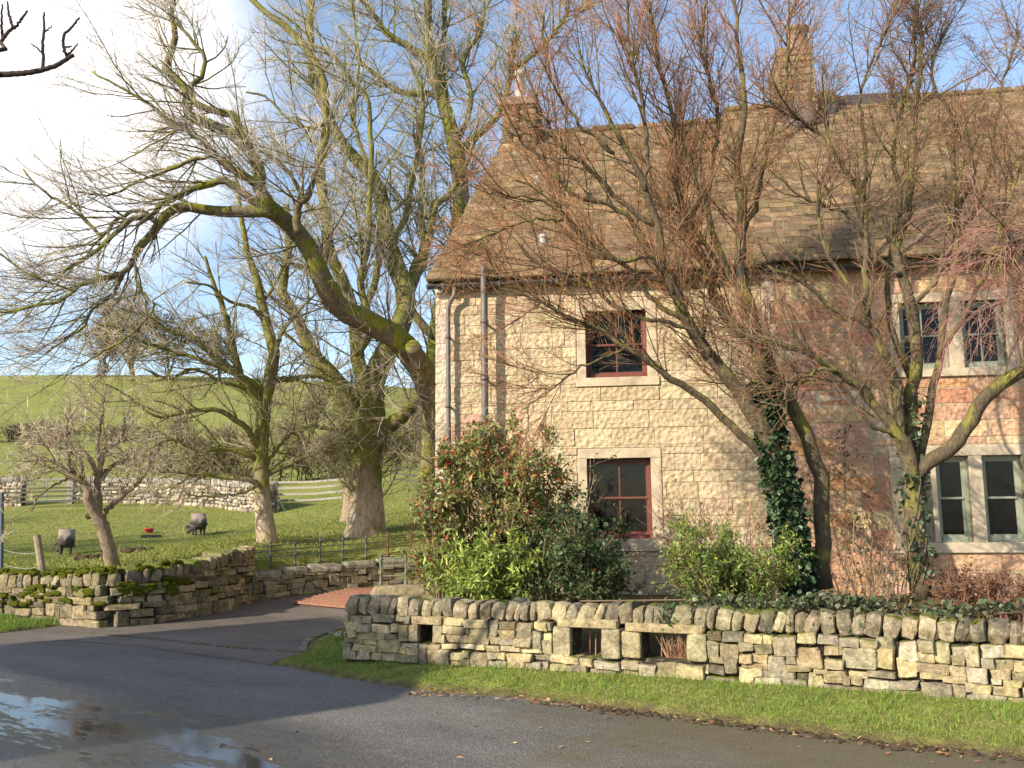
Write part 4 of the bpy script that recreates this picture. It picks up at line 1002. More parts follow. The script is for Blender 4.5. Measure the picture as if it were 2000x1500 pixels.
# --- low-branched tree in the field edge
b = P(518, 1057, 20.0); b[2] = gz(b[0], b[1])
B = [limb([(524, 1085), (516, 1010), (509, 960), (508, 903), (514, 817), (522, 760), (534, 715), (534, 680), (520, 630), (511, 591), (505, 555), (487, 504), (478, 465), (470, 410), (460, 350)], (20, 20), (23, 17, 15.5, 14.5, 13, 11, 9, 7, 5, 3)),
     limb([(516, 800), (500, 775), (475, 750), (460, 705), (445, 630), (418, 555), (400, 500)], (20, 19.4), (9, 8, 6, 3)),
     limb([(520, 770), (495, 750), (468, 732), (420, 696), (375, 657), (330, 648), (288, 618), (240, 600)], (20, 18.6), (7, 6, 4, 2)),
     limb([(515, 790), (490, 760), (450, 726), (360, 693), (300, 675), (261, 660), (225, 639), (186, 633)], (20, 18.2), (7, 5, 3, 2)),
     limb([(510, 880), (494, 856), (468, 825), (416, 799), (347, 808), (303, 812), (243, 769), (195, 747)], (20, 18.4), (7, 5, 3, 1.8)),
     limb([(505, 900), (485, 886), (416, 877), (390, 888), (360, 866), (321, 860), (260, 903)], (20, 18.6), (6, 5, 3, 1.6)),
     limb([(505, 945), (490, 938), (416, 929), (347, 921), (303, 921), (250, 905)], (20, 18.8), (6, 4, 2.5, 1.5)),
     limb([(508, 945), (498, 950), (459, 966), (390, 970), (360, 962)], (20, 18.8), (3.5, 2.5, 1.4)),
     limb([(526, 750), (540, 742), (569, 741), (608, 734), (650, 745)], (20, 20.5), (7, 6, 4, 3)),
     limb([(520, 930), (550, 912), (575, 905), (617, 880), (668, 882)], (20, 20.4), (5, 4, 2)),
     limb([(534, 690), (556, 640), (590, 600), (620, 570)], (20, 20.4), (5, 4, 2)),
     limb([(520, 630), (490, 600), (450, 590), (410, 560), (360, 550)], (20, 19), (5, 3, 2)),
     limb([(511, 591), (540, 550), (560, 500), (575, 450)], (20, 20), (4, 3, 2)),
     limb([(480, 760), (430, 745), (380, 720), (330, 740), (280, 720)], (19.6, 18.2), (4, 3, 1.6)),
     limb([(516, 915), (540, 880), (575, 840), (604, 834), (660, 838)], (20, 20.3), (4, 3, 2))]
spec = [(170, .2, 1, 44, 14, (-.15, 0, .03), (1.05, .35), .5, .017, .008, 9, .09, (-.03, 0, .02)),
        (1100, .2, 1, 40, 13, Z0, (.58, .18), .55, .011, .006, 7, .12, (0, 0, .04)),
        (5200, .15, 1, 38, 13, Z0, (.28, .08), .6, .0048, .0036, 5, .10, (0, 0, .08))]
tree('field_tree', 'low branching bare tree with a straight mossy trunk left of the sycamore', b, B, spec, 'bark_grey', PAL_TM)
# --- little orchard tree behind the mossy wall
b = P(220, 1106, 16.3); b[2] = gz(b[0], b[1])
zz_ = lambda l: [(x / 2.308, 600 + y / 2.308) for x, y in l]
Or = [limb(zz_([(512, 1200), (500, 1120), (480, 1060), (462, 990), (435, 940), (415, 900), (400, 870), (375, 785), (310, 760), (250, 700), (150, 680)]), (16.3, 15.7), (14, 12.5, 12, 10, 6, 4.5, 2)),
      limb(zz_([(450, 960), (442, 880), (440, 800), (455, 700), (480, 640), (540, 600), (560, 500)]), (16.3, 16.2), (7, 6, 4.5, 2)),
      limb(zz_([(465, 960), (480, 910), (510, 890), (560, 840), (640, 770), (680, 700)]), (16.3, 16.0), (5.5, 4, 2)),
      limb(zz_([(440, 800), (415, 700), (380, 660), (330, 650), (300, 600), (200, 560)]), (16.3, 16.6), (6, 4, 2)),
      limb(zz_([(455, 780), (500, 720), (560, 690), (640, 680), (720, 640)]), (16.3, 16.7), (5, 3, 2)),
      limb(zz_([(330, 760), (310, 690), (300, 600), (330, 520)]), (16, 15.8), (5, 3, 2)),
      limb(zz_([(320, 765), (250, 800), (180, 850), (140, 920)]), (16, 15.5), (3, 2, 1.5)),
      limb(zz_([(455, 700), (440, 600), (460, 500), (470, 400)]), (16.3, 16.3), (5, 3, 2)),
      limb(zz_([(375, 785), (360, 690), (280, 640), (120, 610)]), (16.1, 16.2), (4, 3, 2)),
      limb(zz_([(430, 945), (405, 940), (395, 945)]), (16.3, 16.15), (6, 5.5), 12, 0)]
spec = [(90, .40, 1, 50, 18, (-.1, 0, .05), (.75, .25), .5, .011, .006, 8, .16, (0, 0, -.03)),
        (520, .2, 1, 48, 16, Z0, (.38, .12), .6, .0062, .0045, 6, .16, Z0),
        (1900, .2, 1, 46, 15, Z0, (.18, .05), .7, .0048, .0038, 4, .12, Z0)]
tree('orchard_tree', 'small twisted orchard tree leaning over the mossy wall', b, Or, spec, 'bark_orchard', [(.48, .39, .31), (.42, .33, .25), (.36, .30, .18)])
# --- the pair of garden trees before the houses
def before_house(q):
    d = (q[:, :, :2] - O2) @ ev; u = (q[:, :, :2] - O2) @ eu
    z = q[:, :, 2]; lim = np.where(z < EZL - .1, -.05, -.33 + np.maximum(0, z - EZL) * (RV + .3) / (RZL - EZL) * .9); return ~((d > lim) & (u > -.3)).any(1)
b = P(1575, 1130, 11.3); b[2] = .42
R1 = [limb([(1562, 1160), (1552, 1080), (1536, 1000), (1517, 920), (1502, 850), (1478, 815), (1433, 753), (1387, 694), (1356, 652), (1325, 600), (1298, 525), (1280, 440), (1260, 372), (1240, 320), (1208, 272), (1184, 208), (1152, 160), (1130, 100)], (11.3, 11, 10.4), (22, 20, 18, 14, 12, 9.5, 7, 4, 2)),
      limb([(1510, 860), (1496, 813), (1482, 715), (1475, 652), (1468, 610), (1447, 557), (1445, 470), (1450, 417), (1443, 300), (1455, 200), (1440, 80), (1430, -30)], (11.25, 11.3, 11.5), (17, 14, 11, 8, 5, 3)),
      limb([(1502, 905), (1475, 876), (1430, 834), (1391, 795), (1345, 760), (1300, 735), (1267, 703), (1223, 680), (1167, 640), (1113, 620), (1067, 597), (1017, 573), (973, 540)], (11.2, 10.9, 10.7), (9, 8, 7, 5.5, 4, 2)),
      limb([(1612, 1150), (1606, 1060), (1605, 980), (1597, 920), (1580, 870), (1562, 827), (1538, 778), (1510, 736), (1492, 690), (1440, 640), (1405, 600), (1375, 520), (1340, 420), (1320, 330), (1330, 230)], (11.45, 11.5, 11.9), (16, 15, 13, 10, 7, 4)),
      limb([(1318, 575), (1300, 530), (1270, 500), (1200, 508), (1140, 468), (1080, 404), (1020, 384), (950, 380)], (10.9, 10.5), (6, 5, 3, 2)),
      limb([(1340, 628), (1280, 590), (1220, 520), (1160, 480), (1110, 430), (1060, 380), (1000, 350)], (11.0, 10.9), (6, 4, 2)),
      limb([(1447, 557), (1400, 480), (1380, 400), (1350, 330), (1320, 250), (1290, 130), (1265, 0)], (11.3, 11.0), (7, 5, 4, 3)),
      limb([(1448, 470), (1480, 380), (1500, 280), (1530, 180), (1540, 60), (1560, -30)], (11.4, 11.5), (6, 4, 3)),
      limb([(1280, 440), (1210, 390), (1150, 330), (1090, 280), (1050, 200), (1020, 120)], (10.8, 10.4), (6, 4, 2)),
      limb([(1260, 372), (1265, 280), (1250, 180), (1230, 90), (1225, 0)], (10.7, 10.8), (5, 4, 2)),
      limb([(1300, 530), (1250, 450), (1190, 400), (1120, 380), (1050, 300), (980, 250)], (11, 10.3), (5, 4, 2)),
      limb([(1350, 430), (1390, 330), (1400, 220), (1370, 100), (1380, 0)], (11.8, 11.9), (5, 4, 2.5)),
      limb([(1475, 650), (1440, 560), (1380, 480), (1330, 400), (1310, 300), (1340, 200)], (11.2, 11.3), (6, 4, 2)),
      limb([(1390, 697), (1340, 640), (1250, 620), (1190, 590), (1130, 540), (1060, 520), (1000, 470)], (10.9, 10.6), (5, 4, 2)),
      limb([(1220, 680), (1180, 700), (1130, 720), (1080, 760), (1020, 800)], (10.8, 10.5), (3, 2, 1.2)),
      limb([(1110, 430), (1040, 430), (980, 450), (920, 480), (890, 520)], (10.8, 10.4), (3, 2, 1.2)),
      limb([(1200, 300), (1120, 230), (1070, 130), (1060, 30)], (10.5, 10.3), (4, 3, 2))]
spec = [(400, .30, 1, 38, 14, (-.08, 0, .20), (1.0, .32), .5, .010, .005, 8, .07, (-.01, 0, .10)),
        (3600, .18, 1, 36, 13, (-.03, 0, .10), (.48, .14), .55, .0044, .003, 6, .08, (0, 0, .08)),
        (16000, .12, 1, 38, 14, (0, 0, .06), (.20, .06), .7, .003, .0021, 4, .10, (0, 0, .06))]
tree('garden_tree', 'rust-twigged garden tree with ivy up its leaning trunk before the buff cottage', b, R1, spec, 'bark_brown', [(.28, .135, .07), (.33, .16, .08), (.20, .115, .06), (.37, .18, .09), (.23, .15, .072)], keep=before_house,
     buds=(22000, .017, [(.46, .19, .085), (.52, .235, .10), (.36, .145, .065)]))
b = P(1795, 1150, 10.9); b[2] = .42
R2 = [limb([(1798, 1170), (1792, 1080), (1785, 1000), (1775, 900), (1755, 845), (1703, 789), (1678, 753), (1633, 725), (1590, 694), (1545, 680), (1480, 655)], (10.9, 10.8, 10.4), (20, 18, 14, 9, 6, 3)),
      limb([(1785, 960), (1765, 880), (1755, 837), (1752, 767), (1737, 708), (1716, 670), (1696, 634), (1636, 606), (1597, 575), (1560, 545), (1500, 520)], (10.9, 10.6), (13, 11, 8, 5, 3)),
      limb([(1795, 980), (1780, 900), (1774, 837), (1783, 750), (1790, 680), (1782, 596), (1760, 545), (1750, 480), (1775, 380), (1785, 250), (1800, 100), (1790, 0)], (10.95, 11.1), (14, 12, 9, 6, 4)),
      limb([(1790, 930), (1820, 895), (1860, 872), (1895, 820), (1916, 785), (1947, 757), (2000, 722), (2070, 690), (2120, 640)], (10.9, 10.3), (15, 14, 13, 12)),
      limb([(1795, 900), (1815, 800), (1832, 700), (1850, 600), (1868, 470), (1860, 333), (1863, 247), (1833, 187), (1817, 140), (1840, 60)], (11, 11.2), (9, 7, 6, 4, 2)),
      limb([(1750, 765), (1720, 690), (1690, 600), (1692, 480), (1687, 387), (1640, 317), (1600, 260), (1493, 203)], (10.9, 10.8), (8, 6, 5, 3)),
      limb([(1687, 390), (1690, 300), (1683, 180), (1730, 60), (1755, 0)], (10.9, 11), (5, 3, 2)),
      limb([(1783, 750), (1740, 640), (1735, 520), (1760, 400), (1745, 280), (1780, 150), (1788, 20)], (11.1, 11.4), (6, 5, 3)),
      limb([(1832, 700), (1880, 620), (1930, 520), (1960, 420), (1990, 330), (2020, 250)], (11, 10.6), (6, 4, 3)),
      limb([(1868, 470), (1920, 380), (1940, 280), (1960, 160), (1990, 60)], (11.1, 11.3), (5, 3, 2)),
      limb([(1700, 640), (1660, 560), (1610, 480), (1600, 380), (1620, 300), (1610, 180)], (10.7, 10.7), (5, 3, 2)),
      limb([(1633, 725), (1600, 720), (1570, 740), (1530, 745), (1500, 760)], (10.6, 10.3), (4, 3, 1.5)),
      limb([(1755, 848), (1700, 830), (1650, 760), (1600, 742), (1550, 750)], (10.8, 10.4), (5, 3, 1.5)),
      limb([(2120, 560), (2050, 480), (1985, 470), (1960, 500), (1950, 560)], (10, 9.9), (6, 4, 2)),
      limb([(1782, 600), (1830, 540), (1850, 440), (1900, 350), (1890, 250)], (11, 11), (5, 4, 2)),
      limb([(1760, 540), (1700, 490), (1650, 420), (1560, 380), (1500, 330)], (11, 10.6), (5, 3, 2))]
spec = [(280, .45, 1, 40, 15, (0, 0, .25), (1.0, .3), .5, .010, .005, 8, .09, (0, 0, .12)),
        (2600, .22, 1, 40, 15, (0, 0, .06), (.43, .13), .55, .0044, .003, 6, .13, (0, 0, .05)),
        (10500, .15, 1, 40, 15, Z0, (.20, .06), .7, .003, .0021, 4, .10, (0, 0, .05))]
r2 = tree('garden_tree', 'many-stemmed garden tree with reddish twigs before the pink house windows', b, R2, spec, 'bark_brown', [(.20, .13, .075), (.23, .105, .065), (.18, .14, .07), (.29, .20, .13), (.17, .085, .06)], keep=before_house,
          buds=(11000, .016, [(.32, .07, .05), (.26, .055, .045), (.28, .15, .08)]))
# weeping red twigs from the limb that leaves the picture on the right
q0 = np.array([P(R.uniform(1890, 2110), R.uniform(430, 640), R.uniform(9.8, 10.4)) for _ in range(170)])
wq, wr = grow(q0, norm(R.normal(0, .5, (170, 3)) + (-.3, 0, .1)), R.uniform(.5, 1.3, 170), np.full(170, .0036), np.full(170, .0022), 8, .10, (-.05, 0, -.55))
ws_ = levels(wq, wr, [(650, .1, 1, 35, 12, Z0, (.22, .08), .8, .003, .0024, 4, .1, (0, 0, -.2))])
hub = tubes([P(2125, 690, 10.3), P(2110, 600, 10.1), P(2050, 500, 10.1), P(1990, 520, 10.1)], [.05, .04, .02, .01], 6, (.2, .13, .09))
obj('weeping_twigs', [tubes(wq, wr, 3, pick([(.24, .12, .10), (.28, .15, .12), (.22, .13, .10)], 170, .05, .2)), tubes(ws_[0][0], ws_[0][1], 3, pick([(.26, .12, .10), (.30, .15, .12)], len(ws_[0][0]), .05, .2)), hub], M['twig'], r2)

# --- larch branch reaching in at the top left; its trunk stands just out of the picture
z1 = lambda l: [(x / 3.75, y / 3.75) for x, y in l]
b = np.array([-8.4, 4.2, 0.0])
La = [(np.stack([np.full(26, -8.4), np.full(26, 4.2), np.linspace(-.1, 4.3, 26)], 1), np.linspace(.2, .08, 26)),
      (lambda l: (spline([(-8.4, 4.2, 3.5), (-6.2, 5.3, 3.7), P(-120, 160, 5.9), P(0, 146, 6.1)], 26), np.linspace(.06, .021, 26)))(0),
      limb(z1([(-60, 550), (0, 548), (170, 535), (310, 510), (420, 475), (500, 425), (540, 405)]), (6.1, 6.2), (6.5, 5.5, 4), wob=.002),
      limb(z1([(312, 515), (316, 430), (315, 330), (320, 230), (322, 90)]), (6.2, 6.2), (3.5, 3, 2), wob=.002),
      limb(z1([(312, 390), (270, 350), (222, 318)]), (6.2, 6.1), (1.8, 1), wob=.002), limb(z1([(322, 235), (350, 215), (382, 188)]), (6.2, 6.3), (1.6, .8), wob=.002),
      limb(z1([(495, 430), (470, 360), (462, 300), (470, 250), (510, 215), (545, 170), (583, 128)]), (6.2, 6.1), (3.4, 3, 2), wob=.002), limb(z1([(490, 405), (530, 370), (568, 320)]), (6.2, 6.3), (2.4, 1.2), wob=.002),
      (lambda l: (spline([(-8.4, 4.2, 4.0), (-6.2, 5.3, 4.0), P(-60, 110, 5.9), P(0, 82, 6.1)], 26), np.linspace(.05, .014, 26)))(0),
      limb(z1([(-40, 340), (0, 310), (60, 235), (120, 190), (200, 78)]), (6.1, 6.2), (4, 3.4, 2), wob=.002), limb(z1([(95, 200), (75, 140), (62, 80), (52, 10)]), (6.2, 6.2), (3, 2.6, 1.6), wob=.002), limb(z1([(20, 280), (12, 180), (15, 30)]), (6.2, 6.1), (3, 2.4, 1.6), wob=.002),
      limb(z1([(470, 340), (500, 345), (525, 338)]), (6.2, 6.2), (2, 1), wob=.002)]
spec = [(420, .02, 1, 75, 12, Z0, (.012, .005), 1.0, .007, .004, 3, .1, Z0), (60, .3, 1, 80, 15, Z0, (.05, .02), .4, .003, .0015, 4, .2, Z0)]
tree('larch_tree', 'dark knobbly larch branch reaching in against the white sky at the top left', b, La, spec, 'bark_dark', [(.10, .07, .05)])

# --- distant trees and hedges: simple skeletons, grown the same way
def bare(name, label, base, h, w_, stems, spec, bark, pal, cat='tree', group=None, r=.12, flat=0):
    L = []
    for i in range(stems):
        a = R.uniform(0, 2 * pi); f = i / max(1, stems - 1) if stems > 1 else 0
        pts = [np.zeros(3)]
        if flat: st = np.array([R.uniform(-w_ / 2, w_ / 2), R.uniform(-w_, w_) * .12, 0]); pts = [st]; out = R.normal(0, .12 * h, 2)
        else: st = np.zeros(3); out = np.array([math.cos(a), math.sin(a)]) * w_ * .42 * (1 if i else .15)
        for k in (.25, .5, .75, 1): pts.append(st + np.array([out[0] * k ** 1.3, out[1] * k ** 1.3, h * k * (1 - .25 * bool(i) * R.random())]))
        p = spline(pts, 26); p[1:] += R.normal(0, .01 * h, (25, 3)); L.append((p + np.asarray(base), np.linspace(r * (1 if i == 0 else .7), r * .15, 26)))
    return tree(name, label, tuple(base), L, spec, bark, pal, cat, 'stems' if flat else 'trunk', group, sides=(6, 4, 3, 3, 3))
def spc(h, n=(60, 420, 1700), tw=.012, k=1.0): return [(n[0], .25, 1, 50, 15, (0, 0, .1), (h * .28 * k, h * .07), .5, h * .006, tw * 1.3, 7, .15, (0, 0, .05)), (n[1], .1, 1, 45, 15, Z0, (h * .14 * k, h * .04), .6, tw * 1.2, tw, 5, .13, (0, 0, .05)), (n[2], .1, 1, 42, 14, Z0, (h * .07 * k, h * .02), .8, tw, tw * .8, 4, .1, Z0)]
PAL_F = [(.20, .155, .105), (.25, .19, .13), (.17, .135, .085)]
def at(px, py, Y):
    p = P(px, py, Y); p[2] = gz(p[0], p[1]); return p
ridge = [(205, 250, 125, 'leftmost bare tree on the skyline of the green hill'), (262, 235, 165, 'tallest bare tree on the hill skyline above the orchard tree'), (330, 245, 120, 'third bare tree along the hill skyline left of the field tree'), (430, 250, 110, 'bare skyline tree behind the crown of the field tree')]
for (px, Y, hp, lb) in ridge:
    h = hp * Y / F; bare('hill_tree', lb, at(px, 700, Y), h, h * .95, 5, spc(h, (90, 700, 3200), .06), 'bark_brown', PAL_F, group='bare trees on the hill skyline', r=h * .02)
for (px, Y, hp, lb) in ((605, 95, 175, 'bare tree halfway up the hill seen left of the sycamore fork'), (350, 118, 60, 'small round bare tree at the hedge foot of the hill'), (560, 100, 55, 'small bare thorn tree below the hill beside the field tree trunk'), (800, 85, 90, 'bare thorn tree on the slope just left of the cottage')):
    h = hp * Y / F; bare('field_edge_tree', lb, at(px, 800, Y), h, h * .95, 4, spc(h, (60, 420, 2000), .03), 'bark_brown', PAL_F, group='scattered bare trees below the hill', r=h * .022)
for (x, y, h, lb) in ((-31, 17, 12, 'bare roadside tree standing left of the mossy wall, nearest the barn'), (-42, 23, 13, 'taller bare roadside tree beyond the first one left of the field')):
    z = gz(x, y); bare('roadside_tree', lb, np.array([x, y, z]), h, h * .8, 4, spc(h, (70, 420, 1500), .02), 'bark_grey', PAL_TM, group='bare trees left of the field', r=h * .026)
def hedge(lb, px0, px1, Y, hp, n, name='hedge', cat='hedge', tw=.022):
    a, c_ = at(px0, 850, Y), at(px1, 850, Y); h = hp * Y / F; w_ = c_[0] - a[0]
    bare(name, lb, at((px0 + px1) / 2, 850, Y), h, w_, n, [(n * 6, .05, 1, 40, 18, Z0, (h * .4, h * .1), .6, tw * 1.5, tw, 6, .18, (0, 0, .05)), (n * 34, .05, 1, 45, 18, Z0, (h * .22, h * .06), .7, tw, tw * .8, 5, .15, Z0), (n * 70, .1, 1, 45, 18, Z0, (h * .12, h * .03), .9, tw * .9, tw * .6, 4, .12, Z0)], 'bark_brown', [(.17, .12, .085), (.20, .15, .09), (.15, .13, .06)], cat, r=.04, flat=1)
hedge('dark field hedge at the foot of the hill on the far left', -60, 140, 115, 36, 34, tw=.04)
hedge('long brown thicket behind the far stone wall', 300, 500, 56, 105, 40)
hedge('brown thicket behind the pale post and rail fence', 505, 680, 58, 90, 34)
hedge('scrubby hedge on the slope between the sycamore and the cottage', 745, 850, 62, 70, 24)
hedge('low hedge crossing the hill behind the orchard tree', 140, 300, 118, 30, 30, tw=.035)

# ------------------------------------------------------------------ far wall, fences, gate
FW = [at(-400, 950, 47)[:2], at(-200, 950, 47)[:2], at(48, 950, 46.5)[:2]]
fb = lambda path: (lambda s: gz(*path_at(path, s)[0]) - .05)
def simple_wall(label, path, h, px=None):
    root = thing('field_wall', label, 'wall', (*path[0], 0)); b_ = fb(path)
    obj('stonework', [drywall(path, b_, lambda s: h, .5, (.13, .22), (.2, .5), [(.42, .35, .27), (.36, .30, .23), (.48, .40, .31), (.30, .25, .2)], n=2, depth_j=.04, expo=5)] + core(path, b_, lambda s: h, .34), M['far_stone'], root)
    obj('coping', [copes(path, b_, lambda s: h, .45, (.2, .34), (.22, .36), [(.26, .24, .20), (.32, .29, .24)], .1, n=2)], M['far_stone'], root)
simple_wall('dark stone wall ending at the metal gate on the far left of the field', FW, 1.25)
simple_wall('rough far stone wall curving behind the grazing pigs', [at(143, 950, 48)[:2], at(265, 950, 47)[:2], at(330, 950, 46.5)[:2], at(430, 950, 44)[:2], at(500, 950, 40.5)[:2], at(535, 950, 38.5)[:2]], 1.05)
def fence(label, pts, hts, rails, pw, rh, pm, rm, group=None, name='rail_fence'):
    root = thing(name, label, 'fence', tuple(pts[0]), 0, group)
    for p, h in zip(pts, hts): obj('post', [beam(p - np.array([0, 0, .2]), p + np.array([0, 0, h]), pw, pw)], pm, root, bevel=.01)
    for f in rails:
        for i in range(len(pts) - 1):
            a, c_ = pts[i] + np.array([0, -pw * .55, hts[i] * f]), pts[i + 1] + np.array([0, -pw * .55, hts[i + 1] * f])
            obj('rail', [beam(a, c_, .035, rh)], rm, root)
fence('dark timber rail fence in front of the gateway at the far side of the field', [at(px, 980, 45.2) for px in (15, 57, 101, 147, 225, 262)], [1.0] * 6, (.32, .55, .78, .95), .13, .09, M['timber'], M['timber_dark'])
fence('pale weathered post and rail fence between the far wall and the sycamore', [P(px, y, 41) for px, y in ((527, 986), (562, 985), (611, 984), (669, 979))], [1.05] * 4, (.16, .42, .68, .92), .16, .095, M['timber_pale'], M['timber_pale'])
fence('dark rail fence running down the slope beside the tall mossy tree', [at(px, 960, Y) for px, Y in ((770, 46), (798, 44), (840, 41), (900, 38))], [1.1] * 4, (.3, .55, .8), .13, .1, M['timber'], M['timber_dark'])
wp = [at(px, 930, Y) for px, Y in ((352, 49), (380, 48.5), (420, 47.5), (455, 46), (310, 50))]
for i, p in enumerate(wp[:4]):
    tag(obj('fence_post', [beam(p, p + np.array([0, 0, 1.75]), .11, .11)], M['timber_pale']), 'thin pale stake standing behind the far stone wall top', 'post', 'stakes behind the far wall')
g0, g1 = at(50, 960, 46.6), at(132, 960, 46.8)
root = thing('field_gate', 'grey metal field gate between the dark wall and the gatepost', 'gate', tuple(g0))
for f in np.linspace(.22, 1.25, 6): obj('bar', [tubes([g0 + (0, 0, f), g1 + (0, 0, f)], [.025, .025], 6)], M['galv'], root)
for f in (0, .5, 1): obj('upright', [tubes([g0 + (g1 - g0) * f + (0, 0, .18), g0 + (g1 - g0) * f + (0, 0, 1.28)], [.03, .03], 6)], M['galv'], root)
p = at(139, 960, 46.6); tag(obj('gatepost', [stones([p + (0, 0, .7)], [(.16, .16, .75)], [np.eye(3)], [(.30, .28, .24)], 4, 8, .03, .03)], M['far_stone']), 'upright stone gatepost at the end of the metal gate', 'gatepost')
# stump, leaning post, blue pole with wires
p = at(686, 1010, 30); tag(obj('tree_stump', [lathe([(.42, -.2), (.36, .1), (.29, .4), (.27, .8), (.29, 1.0), (.22, 1.04), (.02, 1.0)], p, 14)], M['bark_orchard'], smooth=True), 'pale broken tree stump beside the sycamore trunk', 'stump')
p = at(88, 1115, 15.6); q_ = P(72, 1046, 15.7); tag(obj('leaning_post', [tubes([p - (0, 0, .2), q_], [.062, .058], 10)], M['timber']), 'round timber post leaning left behind the mossy wall', 'post')
p = at(2, 1113, 15.8); tag(obj('pole', [beam(p - (0, 0, .2), P(2, 962, 15.8), .075, .075)], M['pole_blue'], bevel=.008), 'square blue grey metal pole at the left edge of the picture', 'pole')
wr_ = []
for (ya, yb, sag) in ((1072, 1078, .05), (1100, 1106, .06)):
    a, c_ = P(2, ya, 15.8), P(80, yb, 15.65); l = [a + (c_ - a) * f - np.array([0, 0, sag * 4 * f * (1 - f)]) for f in np.linspace(0, 1, 8)]; wr_.append(tubes(l, [.004] * 8, 4))
tag(obj('fence_wire', wr_, M['white_metal']), 'slack wire strands from the blue pole to the leaning post', 'wire')
# feed bucket and tray
p = at(291, 1040, 34.5)
root = thing('feed_bucket', 'red plastic feed bucket on the grass between the two pigs', 'bucket', tuple(p))
obj('tub', [lathe([(.02, .0), (.13, .0), (.165, .13), (.185, .135), (.185, .15), (.16, .145), (.13, .03), (.02, .02)], p + (0, 0, .03), 16)], M['red_plastic'], root, True)
obj('handle', [tubes([p + (math.cos(a) * .175, 0, .16 - math.sin(a) * .07) for a in np.linspace(0, pi, 9)], [.01] * 9, 5)], M['white_metal'], root)
p = at(297, 1046, 33); tag(obj('feed_tray', [box(p[0] - .35, p[0] + .3, p[1] - .12, p[1] + .12, p[2], p[2] + .03), box(p[0] - .35, p[0] + .3, p[1] - .12, p[1] - .10, p[2] + .03, p[2] + .1), box(p[0] - .35, p[0] + .3, p[1] + .10, p[1] + .12, p[2] + .03, p[2] + .1)], M['black']), 'low black feed tray lying below the red bucket', 'tray')

# ------------------------------------------------------------------ pigs
def m_pig():
    t = NT('pig_hide', .8, .25); n = t.noise(2.5, 4, .6); nz = t.nz()
    c = t.ramp(n, [(.35, (.035, .030, .027)), (.6, (.075, .064, .055))])
    sp = t.n.new('ShaderNodeSeparateXYZ'); t.l.new(t.co(), sp.inputs[0])
    f = t.math('ADD', t.math('MULTIPLY', sp.outputs[2], 2.2), t.math('MULTIPLY', t.noise(5, 3, .6), .5))
    c = t.mix(t.math('MULTIPLY', t.ramp(t.math('ADD', f, -1.0), [(.25, 0.0), (.55, 1.0)]), .9), c, (.26, .20, .165)); t.color(c); t.bump(t.noise(60, 3, .7), .4, .01); return t.m
M['pig'] = m_pig()
def pig(label, base, rotz, sc, headturn):
    """nose along +x in its own space"""
    J = [(-.56, 0, .46, .07), (-.46, 0, .50, .185), (-.12, 0, .50, .275), (.15, 0, .49, .26), (.36, 0, .47, .215), (.52, headturn * .08, .40, .165), (.66, headturn * .2, .27, .125), (.76, headturn * .28, .16, .085), (.83, headturn * .32, .10, .06)]
    E = [(i, i + 1) for i in range(len(J) - 1)]
    def add(par, *pts):
        k = par
        for p in pts: J.append(p); E.append((k, len(J) - 1)); k = len(J) - 1
    for s in (-1, 1):
        add(1, (-.42, s * .15, .38, .125), (-.38, s * .16, .26, .075), (-.45, s * .16, .14, .045), (-.42, s * .16, .02, .045))
        add(4, (.34, s * .14, .34, .095), (.36, s * .15, .20, .058), (.36, s * .15, .10, .042), (.38, s * .15, .02, .045))
        add(6, (.60, headturn * .16 + s * .10, .36, .035), (.66, headturn * .2 + s * .17, .33, .04), (.72, headturn * .22 + s * .19, .25, .018))
    add(0, (-.62, 0, .46, .02), (-.66, .03, .38, .014), (-.62, 0, .30, .012))
    me = bpy.data.meshes.new('pig'); me.from_pydata([j[:3] for j in J], E, []); me.update()
    o = bpy.data.objects.new('pig', me); COL.objects.link(o); sk = o.modifiers.new('skin', 'SKIN'); sk.use_smooth_shade = True
    for i, j in enumerate(J): me.skin_vertices[0].data[i].radius = (j[3], j[3])
    for i in range(len(J)): me.skin_vertices[0].data[i].use_root = (i == 2)
    sub = o.modifiers.new('sub', 'SUBSURF'); sub.levels = 2; sub.render_levels = 2
    me.materials.append(M['pig']); o.location = base; o.rotation_euler = (0, 0, rotz); o.scale = (sc, sc * .88, sc * 1.06)
    return tag(o, label, 'pig', 'pigs grazing in the field')
def layer_fix():
    pass
bpy.context.view_layer.update()
pig('dark pig seen from behind grazing near the leaning post', at(128, 1085, 27), rad_(114), .92, 1.0)
pig('pale backed dark pig grazing head down beside the red bucket', at(387, 1048, 33), rad_(116), 1.0, 1.0)

